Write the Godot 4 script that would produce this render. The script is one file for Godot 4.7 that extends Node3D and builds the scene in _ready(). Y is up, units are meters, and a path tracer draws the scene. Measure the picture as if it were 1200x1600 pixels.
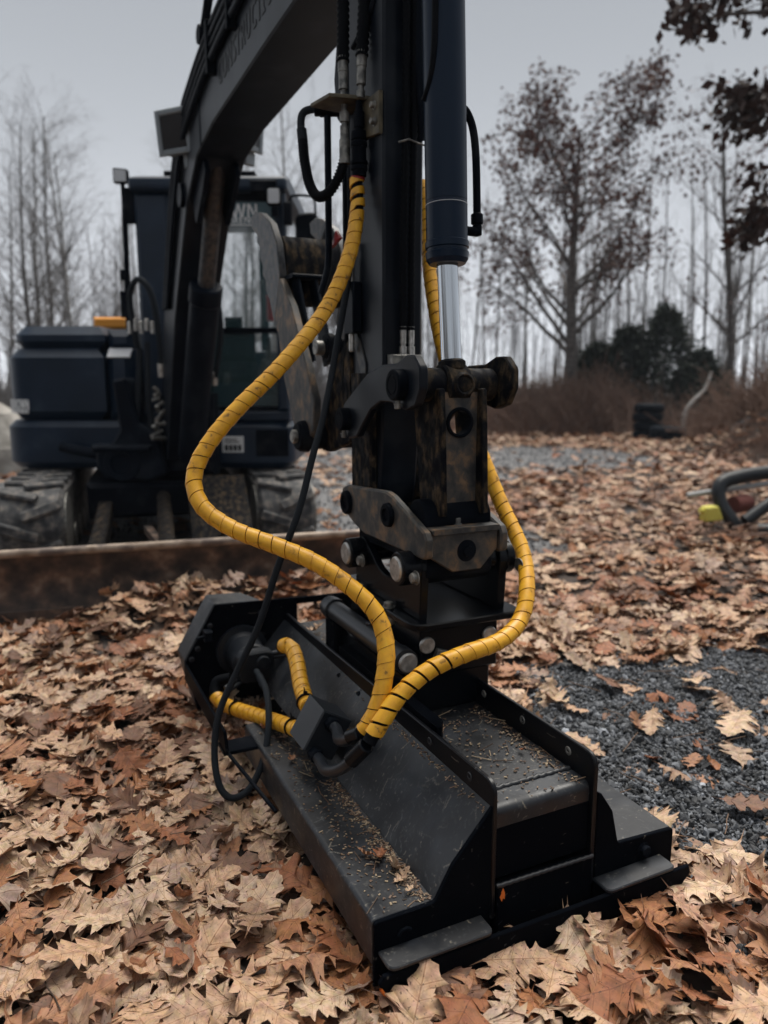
extends Node3D

# ---------------------------------------------------------------- frames
const YAW := 0.44506
var ARM := Transform3D(Basis(Vector3(0.90259, 0, -0.43051), Vector3.UP, Vector3(0.43051, 0, 0.90259)), Vector3(-0.01995, 0, -1.3785))
var rng := RandomNumberGenerator.new()
var M := {}
var pile_noise := FastNoiseLite.new()


# ---------------------------------------------------------------- mesh builder
class MB:
	var v := PackedVector3Array()
	var n := PackedVector3Array()
	var uv := PackedVector2Array()
	var col := PackedColorArray()
	var c := Color.WHITE
	var x := Transform3D()

	func tri(a: Vector3, b: Vector3, d: Vector3, na: Vector3, nb: Vector3, nd: Vector3, ua := Vector2.ZERO, ub := Vector2.ZERO, ud := Vector2.ZERO) -> void:
		a = x * a; b = x * b; d = x * d
		na = (x.basis * na).normalized(); nb = (x.basis * nb).normalized(); nd = (x.basis * nd).normalized()
		if (b - a).cross(d - a).dot(na + nb + nd) > 0.0:
			v.append(a); v.append(d); v.append(b)
			n.append(na); n.append(nd); n.append(nb)
			uv.append(ua); uv.append(ud); uv.append(ub)
		else:
			v.append(a); v.append(b); v.append(d)
			n.append(na); n.append(nb); n.append(nd)
			uv.append(ua); uv.append(ub); uv.append(ud)
		col.append(c); col.append(c); col.append(c)

	func quad(a: Vector3, b: Vector3, d: Vector3, e: Vector3, na: Vector3, nb: Vector3, nd: Vector3, ne: Vector3) -> void:
		tri(a, b, d, na, nb, nd)
		tri(a, d, e, na, nd, ne)

	func flat(a: Vector3, b: Vector3, d: Vector3) -> void:
		var k := (d - a).cross(b - a).normalized()
		tri(a, b, d, k, k, k)

	# p: polygon in the plane across `axis` (x: (z,y); y: (x,z); z: (x,y))
	func at(axis: String, q: Vector2, d: float) -> Vector3:
		if axis == "x": return Vector3(d, q.y, q.x)
		if axis == "y": return Vector3(q.x, d, q.y)
		return Vector3(q.x, q.y, d)

	func prism(p: PackedVector2Array, axis: String, d0: float, d1: float, bev := 0.003) -> void:
		var area := 0.0
		var m := p.size()
		for i in m:
			area += p[i].cross(p[(i + 1) % m])
		if area < 0.0:
			p = p.duplicate()
			p.reverse()
		if d1 < d0:
			var t := d0; d0 = d1; d1 = t
		bev = minf(bev, (d1 - d0) * 0.4)
		if Geometry2D.triangulate_polygon(p).is_empty(): printerr("bad outline ", p)
		var en := []
		for i in m:
			var e := (p[(i + 1) % m] - p[i]).normalized()
			en.append(Vector2(e.y, -e.x))
		var inn := PackedVector2Array()
		for i in m:
			var a: Vector2 = en[(i + m - 1) % m]
			var b: Vector2 = en[i]
			var h := (a + b)
			var k := h.length_squared()
			var off := h * (2.0 / k) if k > 0.3 else a
			inn.append(p[i] - off * bev)
		if bev > 0.0002 and Geometry2D.triangulate_polygon(inn).is_empty():
			prism(p, axis, d0, d1, bev * 0.6)
			return
		var vn := func(i: int, edge: int) -> Vector2:
			var a: Vector2 = en[(i + m - 1) % m]
			var b: Vector2 = en[i]
			if a.dot(b) > 0.76: return (a + b).normalized()
			return en[edge]
		for i in m:
			var j := (i + 1) % m
			var ni := at(axis, vn.call(i, i), 0.0)
			var nj := at(axis, vn.call(j, i), 0.0)
			quad(at(axis, p[i], d0 + bev), at(axis, p[j], d0 + bev), at(axis, p[j], d1 - bev), at(axis, p[i], d1 - bev), ni, nj, nj, ni)
			if bev > 0.0:
				for s in [[d0, d0 + bev, -1.0], [d1, d1 - bev, 1.0]]:
					var up := at(axis, Vector2.ZERO, s[2])
					quad(at(axis, inn[i], s[0]), at(axis, inn[j], s[0]), at(axis, p[j], s[1]), at(axis, p[i], s[1]), (ni + up).normalized(), (nj + up).normalized(), (nj + up).normalized(), (ni + up).normalized())
		var ix := Geometry2D.triangulate_polygon(inn)
		for k in range(0, ix.size(), 3):
			for s in [[d0, -1.0], [d1, 1.0]]:
				var up := at(axis, Vector2.ZERO, s[1])
				tri(at(axis, inn[ix[k]], s[0]), at(axis, inn[ix[k + 1]], s[0]), at(axis, inn[ix[k + 2]], s[0]), up, up, up)

	func box(a: Vector3, b: Vector3, bev := 0.004) -> void:
		prism(PackedVector2Array([Vector2(a.x, a.y), Vector2(b.x, a.y), Vector2(b.x, b.y), Vector2(a.x, b.y)]), "z", a.z, b.z, bev)

	# a box given by its middle, size and turn
	func tbox(t: Transform3D, size: Vector3, bev := 0.004) -> void:
		var old := x
		x = x * t
		box(size * -0.5, size * 0.5, bev)
		x = old

	func lathe(a: Vector3, dir: Vector3, prof: Array, sides := 20, smooth := false) -> void:
		dir = dir.normalized()
		var u := dir.cross(Vector3(0.31, 0.87, 0.41) if absf(dir.y) < 0.8 else Vector3.RIGHT).normalized()
		var w := dir.cross(u)
		var sn := []
		for i in prof.size() - 1:
			var dd: float = prof[i + 1].x - prof[i].x
			var dr: float = prof[i + 1].y - prof[i].y
			sn.append(Vector2(-dr, dd).normalized())
		for i in prof.size() - 1:
			var n0: Vector2 = sn[i]
			var n1: Vector2 = sn[i]
			if smooth:
				if i > 0 and sn[i - 1].dot(sn[i]) > 0.5: n0 = (sn[i - 1] + sn[i]).normalized()
				if i < sn.size() - 1 and sn[i + 1].dot(sn[i]) > 0.5: n1 = (sn[i + 1] + sn[i]).normalized()
			for k in sides:
				var r0 := u * cos(TAU * k / sides) + w * sin(TAU * k / sides)
				var r1 := u * cos(TAU * (k + 1) / sides) + w * sin(TAU * (k + 1) / sides)
				var p0: Vector3 = a + dir * prof[i].x
				var p1: Vector3 = a + dir * prof[i + 1].x
				var q: float = prof[i].y
				var s: float = prof[i + 1].y
				if q > 0.0: tri(p0 + r0 * q, p0 + r1 * q, p1 + r1 * s, r0 * n0.y + dir * n0.x, r1 * n0.y + dir * n0.x, r1 * n1.y + dir * n1.x)
				if s > 0.0: tri(p0 + r0 * q, p1 + r1 * s, p1 + r0 * s, r0 * n0.y + dir * n0.x, r1 * n1.y + dir * n1.x, r0 * n1.y + dir * n1.x)

	func cyl(a: Vector3, b: Vector3, r: float, sides := 20, bev := 0.003, r1 := -1.0) -> void:
		if r1 < 0.0: r1 = r
		var l := a.distance_to(b)
		bev = minf(bev, minf(l * 0.4, minf(r, r1) * 0.4))
		lathe(a, b - a, [Vector2(0, 0), Vector2(0, r - bev), Vector2(bev, r), Vector2(l - bev, r1), Vector2(l, r1 - bev), Vector2(l, 0)], sides)

	func hexbolt(p: Vector3, dir: Vector3, r := 0.014, h := 0.012) -> void:
		dir = dir.normalized()
		lathe(p, dir, [Vector2(0, 0), Vector2(0, r * 1.35), Vector2(h * 0.2, r * 1.35), Vector2(h * 0.2, 0)], 14)
		lathe(p + dir * h * 0.2, dir, [Vector2(0, r), Vector2(h * 0.85, r), Vector2(h, r * 0.86), Vector2(h, 0)], 6)

	func tube(p: PackedVector3Array, r: float, sides := 8, r_end := -1.0, caps := true) -> void:
		if r_end < 0.0: r_end = r
		var m := p.size()
		var rr := PackedFloat32Array()
		for i in m: rr.append(lerpf(r, r_end, float(i) / (m - 1)))
		tube_r(p, rr, sides, caps)

	func tube_r(p: PackedVector3Array, rr: PackedFloat32Array, sides := 8, caps := true) -> void:
		var m := p.size()
		var fr := MB.frames(p)
		for i in m - 1:
			var u0: Vector3 = fr[i].x; var w0: Vector3 = fr[i].y
			var u1: Vector3 = fr[i + 1].x; var w1: Vector3 = fr[i + 1].y
			for k in sides:
				var a0 := TAU * k / sides
				var a1 := TAU * (k + 1) / sides
				var e00 := u0 * cos(a0) + w0 * sin(a0); var e01 := u0 * cos(a1) + w0 * sin(a1)
				var e10 := u1 * cos(a0) + w1 * sin(a0); var e11 := u1 * cos(a1) + w1 * sin(a1)
				quad(p[i] + e00 * rr[i], p[i] + e01 * rr[i], p[i + 1] + e11 * rr[i + 1], p[i + 1] + e10 * rr[i + 1], e00, e01, e11, e10)
		if caps and rr[0] > 0.004:
			for e in [[0, -1.0], [m - 1, 1.0]]:
				var i: int = e[0]
				var t: Vector3 = fr[i].z * e[1]
				for k in sides:
					var a0 := TAU * k / sides
					var a1 := TAU * (k + 1) / sides
					tri(p[i], p[i] + (fr[i].x * cos(a0) + fr[i].y * sin(a0)) * rr[i], p[i] + (fr[i].x * cos(a1) + fr[i].y * sin(a1)) * rr[i], t, t, t)

	static func frames(p: PackedVector3Array) -> Array:
		var out := []
		var m := p.size()
		var u := Vector3.ZERO
		for i in m:
			var t := (p[mini(i + 1, m - 1)] - p[maxi(i - 1, 0)]).normalized()
			if i == 0:
				u = t.cross(Vector3(0.3, 0.2, 0.93) if absf(t.z) < 0.8 else Vector3.UP).normalized()
			else:
				u = (u - t * u.dot(t)).normalized()
			out.append(Basis(u, t.cross(u), t))
		return out

	func mesh() -> ArrayMesh:
		var a := []
		a.resize(Mesh.ARRAY_MAX)
		a[Mesh.ARRAY_VERTEX] = v
		a[Mesh.ARRAY_NORMAL] = n
		a[Mesh.ARRAY_TEX_UV] = uv
		a[Mesh.ARRAY_COLOR] = col
		var m := ArrayMesh.new()
		m.add_surface_from_arrays(Mesh.PRIMITIVE_TRIANGLES, a)
		return m


# ---------------------------------------------------------------- small helpers
func P(a: Array) -> PackedVector2Array:
	var p := PackedVector2Array()
	for i in range(0, a.size(), 2): p.append(Vector2(a[i], a[i + 1]))
	return p


func rounded(p: PackedVector2Array, r, steps := 5) -> PackedVector2Array:
	var out := PackedVector2Array()
	var m := p.size()
	for i in m:
		var ri: float = r[i] if r is Array else r
		if ri <= 0.0:
			out.append(p[i]); continue
		var a := p[(i + m - 1) % m]
		var b := p[(i + 1) % m]
		var da := (a - p[i]).normalized()
		var db := (b - p[i]).normalized()
		var half := acos(clampf(da.dot(db), -1, 1)) * 0.5
		var cut := minf(ri / tan(half), minf(a.distance_to(p[i]), b.distance_to(p[i])) * 0.49)
		var s := p[i] + da * cut
		var e := p[i] + db * cut
		for k in steps + 1:
			var t := float(k) / steps
			out.append(s.lerp(p[i], t).lerp(p[i].lerp(e, t), t))
	return out


func circle(cx: float, cy: float, r: float, n := 20, a0 := 0.0, a1 := TAU) -> PackedVector2Array:
	var p := PackedVector2Array()
	var whole := absf(a1 - a0 - TAU) < 0.001
	for i in (n if whole else n + 1):
		var a := lerpf(a0, a1, float(i) / n)
		p.append(Vector2(cx + cos(a) * r, cy + sin(a) * r))
	return p


func smooth(p: PackedVector3Array, sub := 8) -> PackedVector3Array:
	var out := PackedVector3Array()
	var m := p.size()
	for i in m - 1:
		var a := p[maxi(i - 1, 0)]
		var b := p[i]
		var c := p[i + 1]
		var d := p[mini(i + 2, m - 1)]
		for k in sub:
			out.append(b.cubic_interpolate(c, a, d, float(k) / sub))
	out.append(p[m - 1])
	return out


func resample(p: PackedVector3Array, step: float) -> PackedVector3Array:
	var c := Curve3D.new()
	c.bake_interval = 0.005
	for q in p: c.add_point(q)
	var l := c.get_baked_length()
	var n := maxi(2, int(round(l / step)))
	var out := PackedVector3Array()
	for i in n + 1: out.append(c.sample_baked(l * i / n))
	return out


func numbered(called: String, parent: Node) -> String:
	if not parent.has_node(NodePath(called)): return called
	var i := 1
	if parent.has_meta("n_" + called): i = parent.get_meta("n_" + called) + 1
	parent.set_meta("n_" + called, i)
	return "%s_%03d" % [called, i]


func thing(called: String, label: String, category: String, at: Vector3, turn := 0.0, group := "") -> Node3D:
	var o := Node3D.new()
	o.name = numbered(called, self)
	add_child(o, true)
	o.position = at
	o.rotation.y = turn
	tag(o, label, category, group)
	return o


func tag(o: Node, label: String, category := "", group := "", kind := "") -> Node:
	if label: o.set_meta("label", label)
	if category: o.set_meta("category", category)
	if group: o.set_meta("group", group)
	if kind: o.set_meta("kind", kind)
	return o


func part(called: String, b: MB, m: Material, parent: Node3D, frame := Transform3D(), label := "") -> MeshInstance3D:
	return put(called, b.mesh(), m, parent, frame, label)


func put(called: String, mesh: Mesh, m: Material, parent: Node3D, frame := Transform3D(), label := "") -> MeshInstance3D:
	var o := MeshInstance3D.new()
	o.name = numbered(called, parent)
	o.mesh = mesh
	o.material_override = m
	parent.add_child(o, true)
	o.global_transform = frame
	if label: o.set_meta("label", label)
	return o


func text(called: String, s: String, size: float, depth: float, m: Material, parent: Node3D, frame: Transform3D, width := 0.0) -> MeshInstance3D:
	var t := TextMesh.new()
	var f := SystemFont.new()
	f.font_names = PackedStringArray(["Droid Sans"])
	f.font_weight = 800
	t.font = f
	t.text = s
	t.font_size = 64
	t.pixel_size = size / 46.0
	t.depth = depth
	var o := put(called, t, m, parent, frame)
	var w := t.get_aabb().size.x
	if width > 0.0 and w > 0.0: o.scale.x = o.scale.x * width / w
	return o


# ---------------------------------------------------------------- materials
func srgb(r: float, g: float, b: float) -> Color:
	return Color(r, g, b).linear_to_srgb()


func noise_tex(sd: int, freq: float, stops: Array, size := 256, oct := 4, type := FastNoiseLite.TYPE_SIMPLEX_SMOOTH) -> NoiseTexture2D:
	var t := NoiseTexture2D.new()
	var n := FastNoiseLite.new()
	n.seed = sd
	n.frequency = freq
	n.noise_type = type
	n.fractal_octaves = oct
	if oct > 7:
		n.domain_warp_enabled = true
		n.domain_warp_amplitude = 40.0
		n.domain_warp_frequency = 0.02
		n.fractal_gain = 0.62
	t.noise = n
	t.width = size
	t.height = size
	t.seamless = true
	if stops.size():
		var g := Gradient.new()
		g.offsets = PackedFloat32Array(stops.map(func(s): return s[0]))
		g.colors = PackedColorArray(stops.map(func(s): return (s[1] as Color)))
		t.color_ramp = g
	return t


func grey(k: float) -> Color:
	return Color(k, k, k)


func mat(name: String, color: Color, rough := 0.6, metal := 0.0) -> StandardMaterial3D:
	var m := StandardMaterial3D.new()
	m.resource_name = name
	m.albedo_color = color
	m.roughness = rough
	m.metallic = metal
	M[name] = m
	return m


func tri_map(m: StandardMaterial3D, scale: float, world := false) -> void:
	m.uv1_triplanar = true
	m.uv1_world_triplanar = world
	m.uv1_scale = Vector3.ONE * scale
	m.uv1_triplanar_sharpness = 4.0


# black paint with strewn clippings, dust and scuffs
func specks(sd: int, base: Color, n_streaks: int, n_dots: int, dust: float) -> ImageTexture:
	var r := RandomNumberGenerator.new()
	r.seed = sd
	var nz := FastNoiseLite.new()
	nz.seed = sd
	nz.frequency = 0.012
	nz.fractal_octaves = 5
	var size := 512
	var im := Image.create(size, size, false, Image.FORMAT_RGB8)
	var dusty := Color(0.27, 0.31, 0.36)
	for y in size:
		for x in size:
			# blend opposite edges so that the tile wraps
			var fx := float(x) / size
			var fy := float(y) / size
			var k := lerpf(lerpf(nz.get_noise_2d(x, y), nz.get_noise_2d(x - size, y), fx), lerpf(nz.get_noise_2d(x, y - size), nz.get_noise_2d(x - size, y - size), fx), fy)
			var d := smoothstep(-0.08, 0.42, k) * dust + r.randf() * 0.03
			im.set_pixel(x, y, base.lerp(dusty, d))
	for i in n_dots:
		var c := Color(0.54, 0.5, 0.43).lerp(Color(0.24, 0.25, 0.26), r.randf())
		var p := Vector2i(r.randi() % size, r.randi() % size)
		var k := r.randf_range(0.25, 1.0) * clampf(nz.get_noise_2d(p.x * 1.3 + 500, p.y * 1.3) * 1.6 + 0.6, 0.15, 1.0)
		for dy in r.randi_range(1, 3):
			for dx in r.randi_range(1, 3):
				var q := Vector2i((p.x + dx) % size, (p.y + dy) % size)
				im.set_pixelv(q, im.get_pixelv(q).lerp(c, k * (1.0 if dx + dy < 3 else 0.6)))
	for i in n_streaks:
		var p := Vector2(r.randf(), r.randf()) * size
		var a := r.randf() * TAU
		var l := r.randf_range(3, 8) if r.randf() < 0.8 else r.randf_range(8, 18)
		var c := Color(0.58, 0.53, 0.45).lerp(Color(0.28, 0.29, 0.30), r.randf())
		var thick := clampf(nz.get_noise_2d(p.x * 1.7 + 900, p.y * 1.7) * 2.0 + 0.5, 0.1, 1.0) * r.randf_range(0.3, 1.0)
		for k in int(l):
			a += r.randf_range(-0.2, 0.2)
			p += Vector2(cos(a), sin(a))
			for e in 2:
				var px := Vector2i(posmod(int(p.x) + e, size), posmod(int(p.y), size))
				im.set_pixelv(px, im.get_pixelv(px).lerp(c, thick * (1.0 - 0.45 * e)))
	return ImageTexture.create_from_image(im)


func leaf_texture(sd: int) -> ImageTexture:
	var size := 192
	var nz := FastNoiseLite.new()
	nz.seed = sd
	nz.frequency = 0.03
	nz.fractal_octaves = 4
	var fine := FastNoiseLite.new()
	fine.seed = sd + 7
	fine.frequency = 0.16
	var im := Image.create(size, size, false, Image.FORMAT_RGB8)
	var veins := [[0.12, 0.4, 0.17], [0.25, 0.5, 0.33], [0.40, 0.62, 0.46], [0.56, 0.78, 0.4], [0.70, 0.9, 0.3]]
	for y in size:
		for x in size:
			var t := float(y) / size
			var w := absf(float(x) / size - 0.5)
			var d := w / 0.008
			for q in veins:
				var a := Vector2(0, q[0])
				var b := Vector2(q[2], q[1])
				var p := Vector2(w, t)
				var h := clampf((p - a).dot(b - a) / (b - a).length_squared(), 0, 1)
				d = minf(d, (p - a - (b - a) * h).length() / 0.006)
			var k := 0.93 + nz.get_noise_2d(x, y) * 0.26 + fine.get_noise_2d(x, y) * 0.09
			var c := Color(k, k * (0.985 + nz.get_noise_2d(x + 300, y) * 0.07), k * (0.97 + nz.get_noise_2d(x, y + 300) * 0.1))
			if d < 1.0: c = c.lerp(Color(0.55, 0.42, 0.3), 0.55 * (1.0 - d))
			elif d < 2.4: c = c * 1.08
			if fine.get_noise_2d(x * 0.6 + 90, y * 0.6) > 0.48: c = c * 0.55
			im.set_pixel(x, y, c.clamp())
	return ImageTexture.create_from_image(im)


func materials() -> void:
	var m: StandardMaterial3D
	m = mat("black_paint", Color.WHITE, 0.42)
	m.albedo_texture = specks(3, Color(0.036, 0.046, 0.066), 160, 420, 0.03)
	tri_map(m, 0.9)
	var fp := m.duplicate()
	fp.resource_name = "flange_paint"
	fp.roughness = 0.3
	fp.metallic_specular = 0.4
	M["flange_paint"] = fp
	m = mat("dusty_paint", Color.WHITE, 0.45)
	m.albedo_texture = specks(5, Color(0.055, 0.07, 0.095), 2200, 5200, 0.30)
	tri_map(m, 0.9)
	m.roughness_texture = noise_tex(8, 0.02, [[0.2, grey(0.55)], [0.7, grey(1.0)]])
	m.roughness = 0.62
	m.metallic_specular = 0.55
	m = mat("gloss_black", srgb(0.003, 0.0042, 0.0065), 0.25)
	m = mat("satin_black", Color.WHITE, 0.5)
	m.albedo_texture = noise_tex(21, 0.014, [[0.25, srgb(0.004, 0.0055, 0.0085)], [0.6, srgb(0.006, 0.008, 0.012)], [0.85, srgb(0.016, 0.018, 0.022)]], 256, 5)
	tri_map(m, 1.3)
	m = mat("machine_blue", Color.WHITE, 0.36)
	m.albedo_texture = noise_tex(23, 0.01, [[0.2, srgb(0.006, 0.016, 0.033)], [0.7, srgb(0.010, 0.023, 0.045)], [0.95, srgb(0.026, 0.042, 0.065)]], 256, 5)
	tri_map(m, 0.7)
	m = mat("arm_paint", Color.WHITE, 0.4)
	m.albedo_texture = noise_tex(24, 0.012, [[0.2, srgb(0.0035, 0.0055, 0.010)], [0.62, srgb(0.006, 0.0095, 0.016)], [0.9, srgb(0.018, 0.023, 0.03)]], 256, 5)
	tri_map(m, 1.0)
	m = mat("barrel_paint", srgb(0.005, 0.015, 0.034), 0.3)
	m = mat("muddy", Color.WHITE, 0.62)
	m.albedo_texture = noise_tex(31, 0.013, [[0.3, srgb(0.005, 0.006, 0.009)], [0.48, srgb(0.013, 0.013, 0.014)], [0.62, srgb(0.036, 0.028, 0.02)], [0.9, srgb(0.11, 0.075, 0.045)]], 512, 9)
	m.roughness_texture = noise_tex(31, 0.016, [[0.3, grey(0.6)], [0.7, grey(1.0)]], 512, 6)
	m.roughness = 0.85
	tri_map(m, 2.2)
	m.uv1_scale = Vector3(2.8, 1.7, 2.8)
	m = mat("muddy_plate", Color.WHITE, 0.6)
	m.albedo_texture = noise_tex(37, 0.009, [[0.22, srgb(0.022, 0.024, 0.026)], [0.46, srgb(0.055, 0.052, 0.048)], [0.58, srgb(0.082, 0.066, 0.052)], [0.74, srgb(0.155, 0.10, 0.06)], [0.98, srgb(0.26, 0.165, 0.09)]], 512, 8)
	tri_map(m, 2.4)
	m.uv1_scale = Vector3(2.6, 2.1, 2.6)
	m = mat("worn_steel", Color.WHITE, 0.5, 0.35)
	m.albedo_texture = noise_tex(33, 0.02, [[0.25, srgb(0.02, 0.022, 0.026)], [0.5, srgb(0.055, 0.058, 0.063)], [0.75, srgb(0.09, 0.07, 0.052)]], 512, 8)
	tri_map(m, 2.0)
	m = mat("rust", Color.WHITE, 0.75, 0.1)
	m.albedo_texture = noise_tex(41, 0.012, [[0.2, srgb(0.034, 0.027, 0.025)], [0.5, srgb(0.075, 0.053, 0.043)], [0.72, srgb(0.15, 0.095, 0.067)], [0.9, srgb(0.25, 0.18, 0.135)]], 512, 6)
	tri_map(m, 0.9)
	m = mat("worn_lip", Color.WHITE, 0.55, 0.2)
	m.albedo_texture = noise_tex(48, 0.012, [[0.2, srgb(0.16, 0.11, 0.075)], [0.6, srgb(0.34, 0.27, 0.21)], [0.8, srgb(0.12, 0.09, 0.075)]], 256, 6)
	tri_map(m, 1.2)
	m = mat("chrome", srgb(0.55, 0.58, 0.61), 0.09, 1.0)
	m = mat("bright_steel", Color.WHITE, 0.38, 0.8)
	m.albedo_texture = noise_tex(43, 0.03, [[0.2, srgb(0.36, 0.35, 0.33)], [0.8, srgb(0.66, 0.65, 0.62)]], 128)
	tri_map(m, 8.0)
	m = mat("dull_steel", Color.WHITE, 0.5, 0.55)
	m.albedo_texture = noise_tex(44, 0.03, [[0.2, srgb(0.12, 0.12, 0.115)], [0.8, srgb(0.34, 0.33, 0.3)]], 128)
	tri_map(m, 8.0)
	m = mat("zinc_olive", Color.WHITE, 0.5, 0.4)
	m.albedo_texture = noise_tex(45, 0.02, [[0.2, srgb(0.06, 0.05, 0.032)], [0.8, srgb(0.14, 0.115, 0.07)]], 128)
	tri_map(m, 5.0)
	m = mat("rubber", srgb(0.005, 0.006, 0.008), 0.6)
	m = mat("rubber_grey", srgb(0.02, 0.024, 0.029), 0.6)
	m = mat("track_rubber", Color.WHITE, 0.75)
	m.albedo_texture = noise_tex(47, 0.02, [[0.25, srgb(0.03, 0.032, 0.036)], [0.6, srgb(0.09, 0.088, 0.088)], [0.8, srgb(0.2, 0.175, 0.15)]], 256, 5)
	tri_map(m, 2.0)
	m = mat("yellow", Color.WHITE, 0.42)
	m.albedo_texture = noise_tex(51, 0.02, [[0.08, srgb(0.2, 0.1, 0.015)], [0.19, srgb(0.68, 0.33, 0.022)], [0.7, srgb(0.84, 0.43, 0.022)], [0.95, srgb(0.86, 0.49, 0.035)]], 256, 5)
	tri_map(m, 5.0)
	m = mat("motor_paint", srgb(0.009, 0.012, 0.017), 0.38)
	m = mat("amber", srgb(0.85, 0.33, 0.03), 0.5)
	m = mat("orange", srgb(0.75, 0.17, 0.02), 0.5)
	m = mat("red", srgb(0.3, 0.012, 0.014), 0.45)
	m = mat("white", srgb(0.75, 0.76, 0.76), 0.5)
	m = mat("faded_white", srgb(0.45, 0.47, 0.5), 0.6)
	m = mat("dark_print", srgb(0.008, 0.01, 0.013), 0.6)
	m = mat("lamp_glass", srgb(0.5, 0.52, 0.54), 0.15)
	m = mat("dark_lens", srgb(0.02, 0.02, 0.022), 0.12)
	m = mat("lamp_rim", srgb(0.22, 0.25, 0.27), 0.4, 0.3)
	m = mat("glass", Color(0.5, 0.7, 0.72, 0.06), 0.03)
	m.transparency = BaseMaterial3D.TRANSPARENCY_ALPHA
	m.metallic_specular = 0.55
	m = mat("tint_strip", srgb(0.03, 0.09, 0.11), 0.3)
	m = mat("weld", srgb(0.018, 0.02, 0.024), 0.45)
	m = mat("bark", Color.WHITE, 0.9)
	m.albedo_texture = noise_tex(61, 0.03, [[0.2, srgb(0.05, 0.045, 0.042)], [0.8, srgb(0.14, 0.125, 0.115)]], 128)
	tri_map(m, 1.5)
	m = mat("pale_bark", Color.WHITE, 0.85)
	m.albedo_texture = noise_tex(62, 0.03, [[0.2, srgb(0.12, 0.115, 0.11)], [0.8, srgb(0.32, 0.31, 0.29)]], 128)
	tri_map(m, 1.5)
	m = mat("twig", srgb(0.12, 0.112, 0.11), 0.9)
	m = mat("brown_twig", srgb(0.16, 0.10, 0.075), 0.9)
	m = mat("bleached_wood", srgb(0.42, 0.41, 0.39), 0.8)
	for k in 3:
		m = mat("tree_leaf%d" % k, [srgb(0.075, 0.026, 0.016), srgb(0.035, 0.017, 0.012), srgb(0.016, 0.03, 0.02)][k], 0.7)
		m.vertex_color_use_as_albedo = true
		m.backlight_enabled = true
		m.backlight = Color(0.5, 0.35, 0.25)
	m = mat("pipe_black", srgb(0.02, 0.025, 0.03), 0.45)
	m = mat("jug_yellow", srgb(0.68, 0.62, 0.12), 0.5)
	m = mat("can_red", srgb(0.16, 0.045, 0.035), 0.7)
	m = mat("pole_grey", srgb(0.36, 0.37, 0.37), 0.5)
	m = mat("pale_stone", Color.WHITE, 0.9)
	m.albedo_texture = noise_tex(66, 0.02, [[0.2, srgb(0.2, 0.19, 0.17)], [0.8, srgb(0.42, 0.4, 0.37)]], 128)
	tri_map(m, 1.0)
	var bp: StandardMaterial3D = M.arm_paint.duplicate()
	bp.resource_name = "boom_paint"
	bp.metallic_specular = 0.31
	bp.roughness = 0.4
	M["boom_paint"] = bp
	for k in ["black_paint", "gloss_black", "satin_black", "arm_paint", "muddy", "rubber", "rubber_grey", "machine_blue", "barrel_paint"]: M[k].metallic_specular = 0.16
	M["machine_blue"].metallic_specular = 0.38
	M["gloss_black"].metallic_specular = 0.3
	M["black_paint"].metallic_specular = 0.07
	M["satin_black"].metallic_specular = 0.1
	M["barrel_paint"].metallic_specular = 0.3
	M["arm_paint"].metallic_specular = 0.15
	# ground
	m = mat("ground", Color.WHITE, 0.9)
	m.albedo_texture = noise_tex(71, 0.045, [[0.2, srgb(0.05, 0.052, 0.057)], [0.5, srgb(0.12, 0.123, 0.13)], [0.75, srgb(0.19, 0.188, 0.185)], [0.9, srgb(0.22, 0.17, 0.13)]], 1024, 5)
	tri_map(m, 0.35, true)
	m.detail_enabled = true
	m.detail_blend_mode = BaseMaterial3D.BLEND_MODE_MUL
	m = mat("stone", Color.WHITE, 0.75)
	m.vertex_color_use_as_albedo = true
	M["ground"].detail_enabled = false
	M["ground"].vertex_color_use_as_albedo = true
	var tex := [leaf_texture(81), leaf_texture(93)]
	m = mat("leaf", Color.WHITE, 0.62)
	m.albedo_texture = tex[0]
	m.vertex_color_use_as_albedo = true
	m.backlight_enabled = true
	m.backlight = Color(0.3, 0.22, 0.15)
	for i in PALETTE.size():
		m = mat("leaf%d" % i, PALETTE[i].linear_to_srgb(), 0.6 + 0.05 * (i % 3))
		m.albedo_texture = tex[i % 2]
		m.backlight_enabled = true
		m.backlight = Color(0.3, 0.22, 0.15)


const PALETTE := [Color(0.515, 0.354, 0.238), Color(0.577, 0.421, 0.293), Color(0.474, 0.306, 0.202), Color(0.444, 0.263, 0.174), Color(0.371, 0.182, 0.096), Color(0.268, 0.100, 0.041), Color(0.309, 0.191, 0.123), Color(0.175, 0.086, 0.050), Color(0.495, 0.354, 0.256), Color(0.371, 0.259, 0.202), Color(0.535, 0.344, 0.220), Color(0.329, 0.139, 0.055)]


# ---------------------------------------------------------------- ground
func blob(x: float, z: float, cx: float, cz: float, rx: float, rz: float) -> float:
	var d := Vector2((x - cx) / rx, (z - cz) / rz).length()
	return 1.0 - smoothstep(0.6, 1.0, d)


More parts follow.
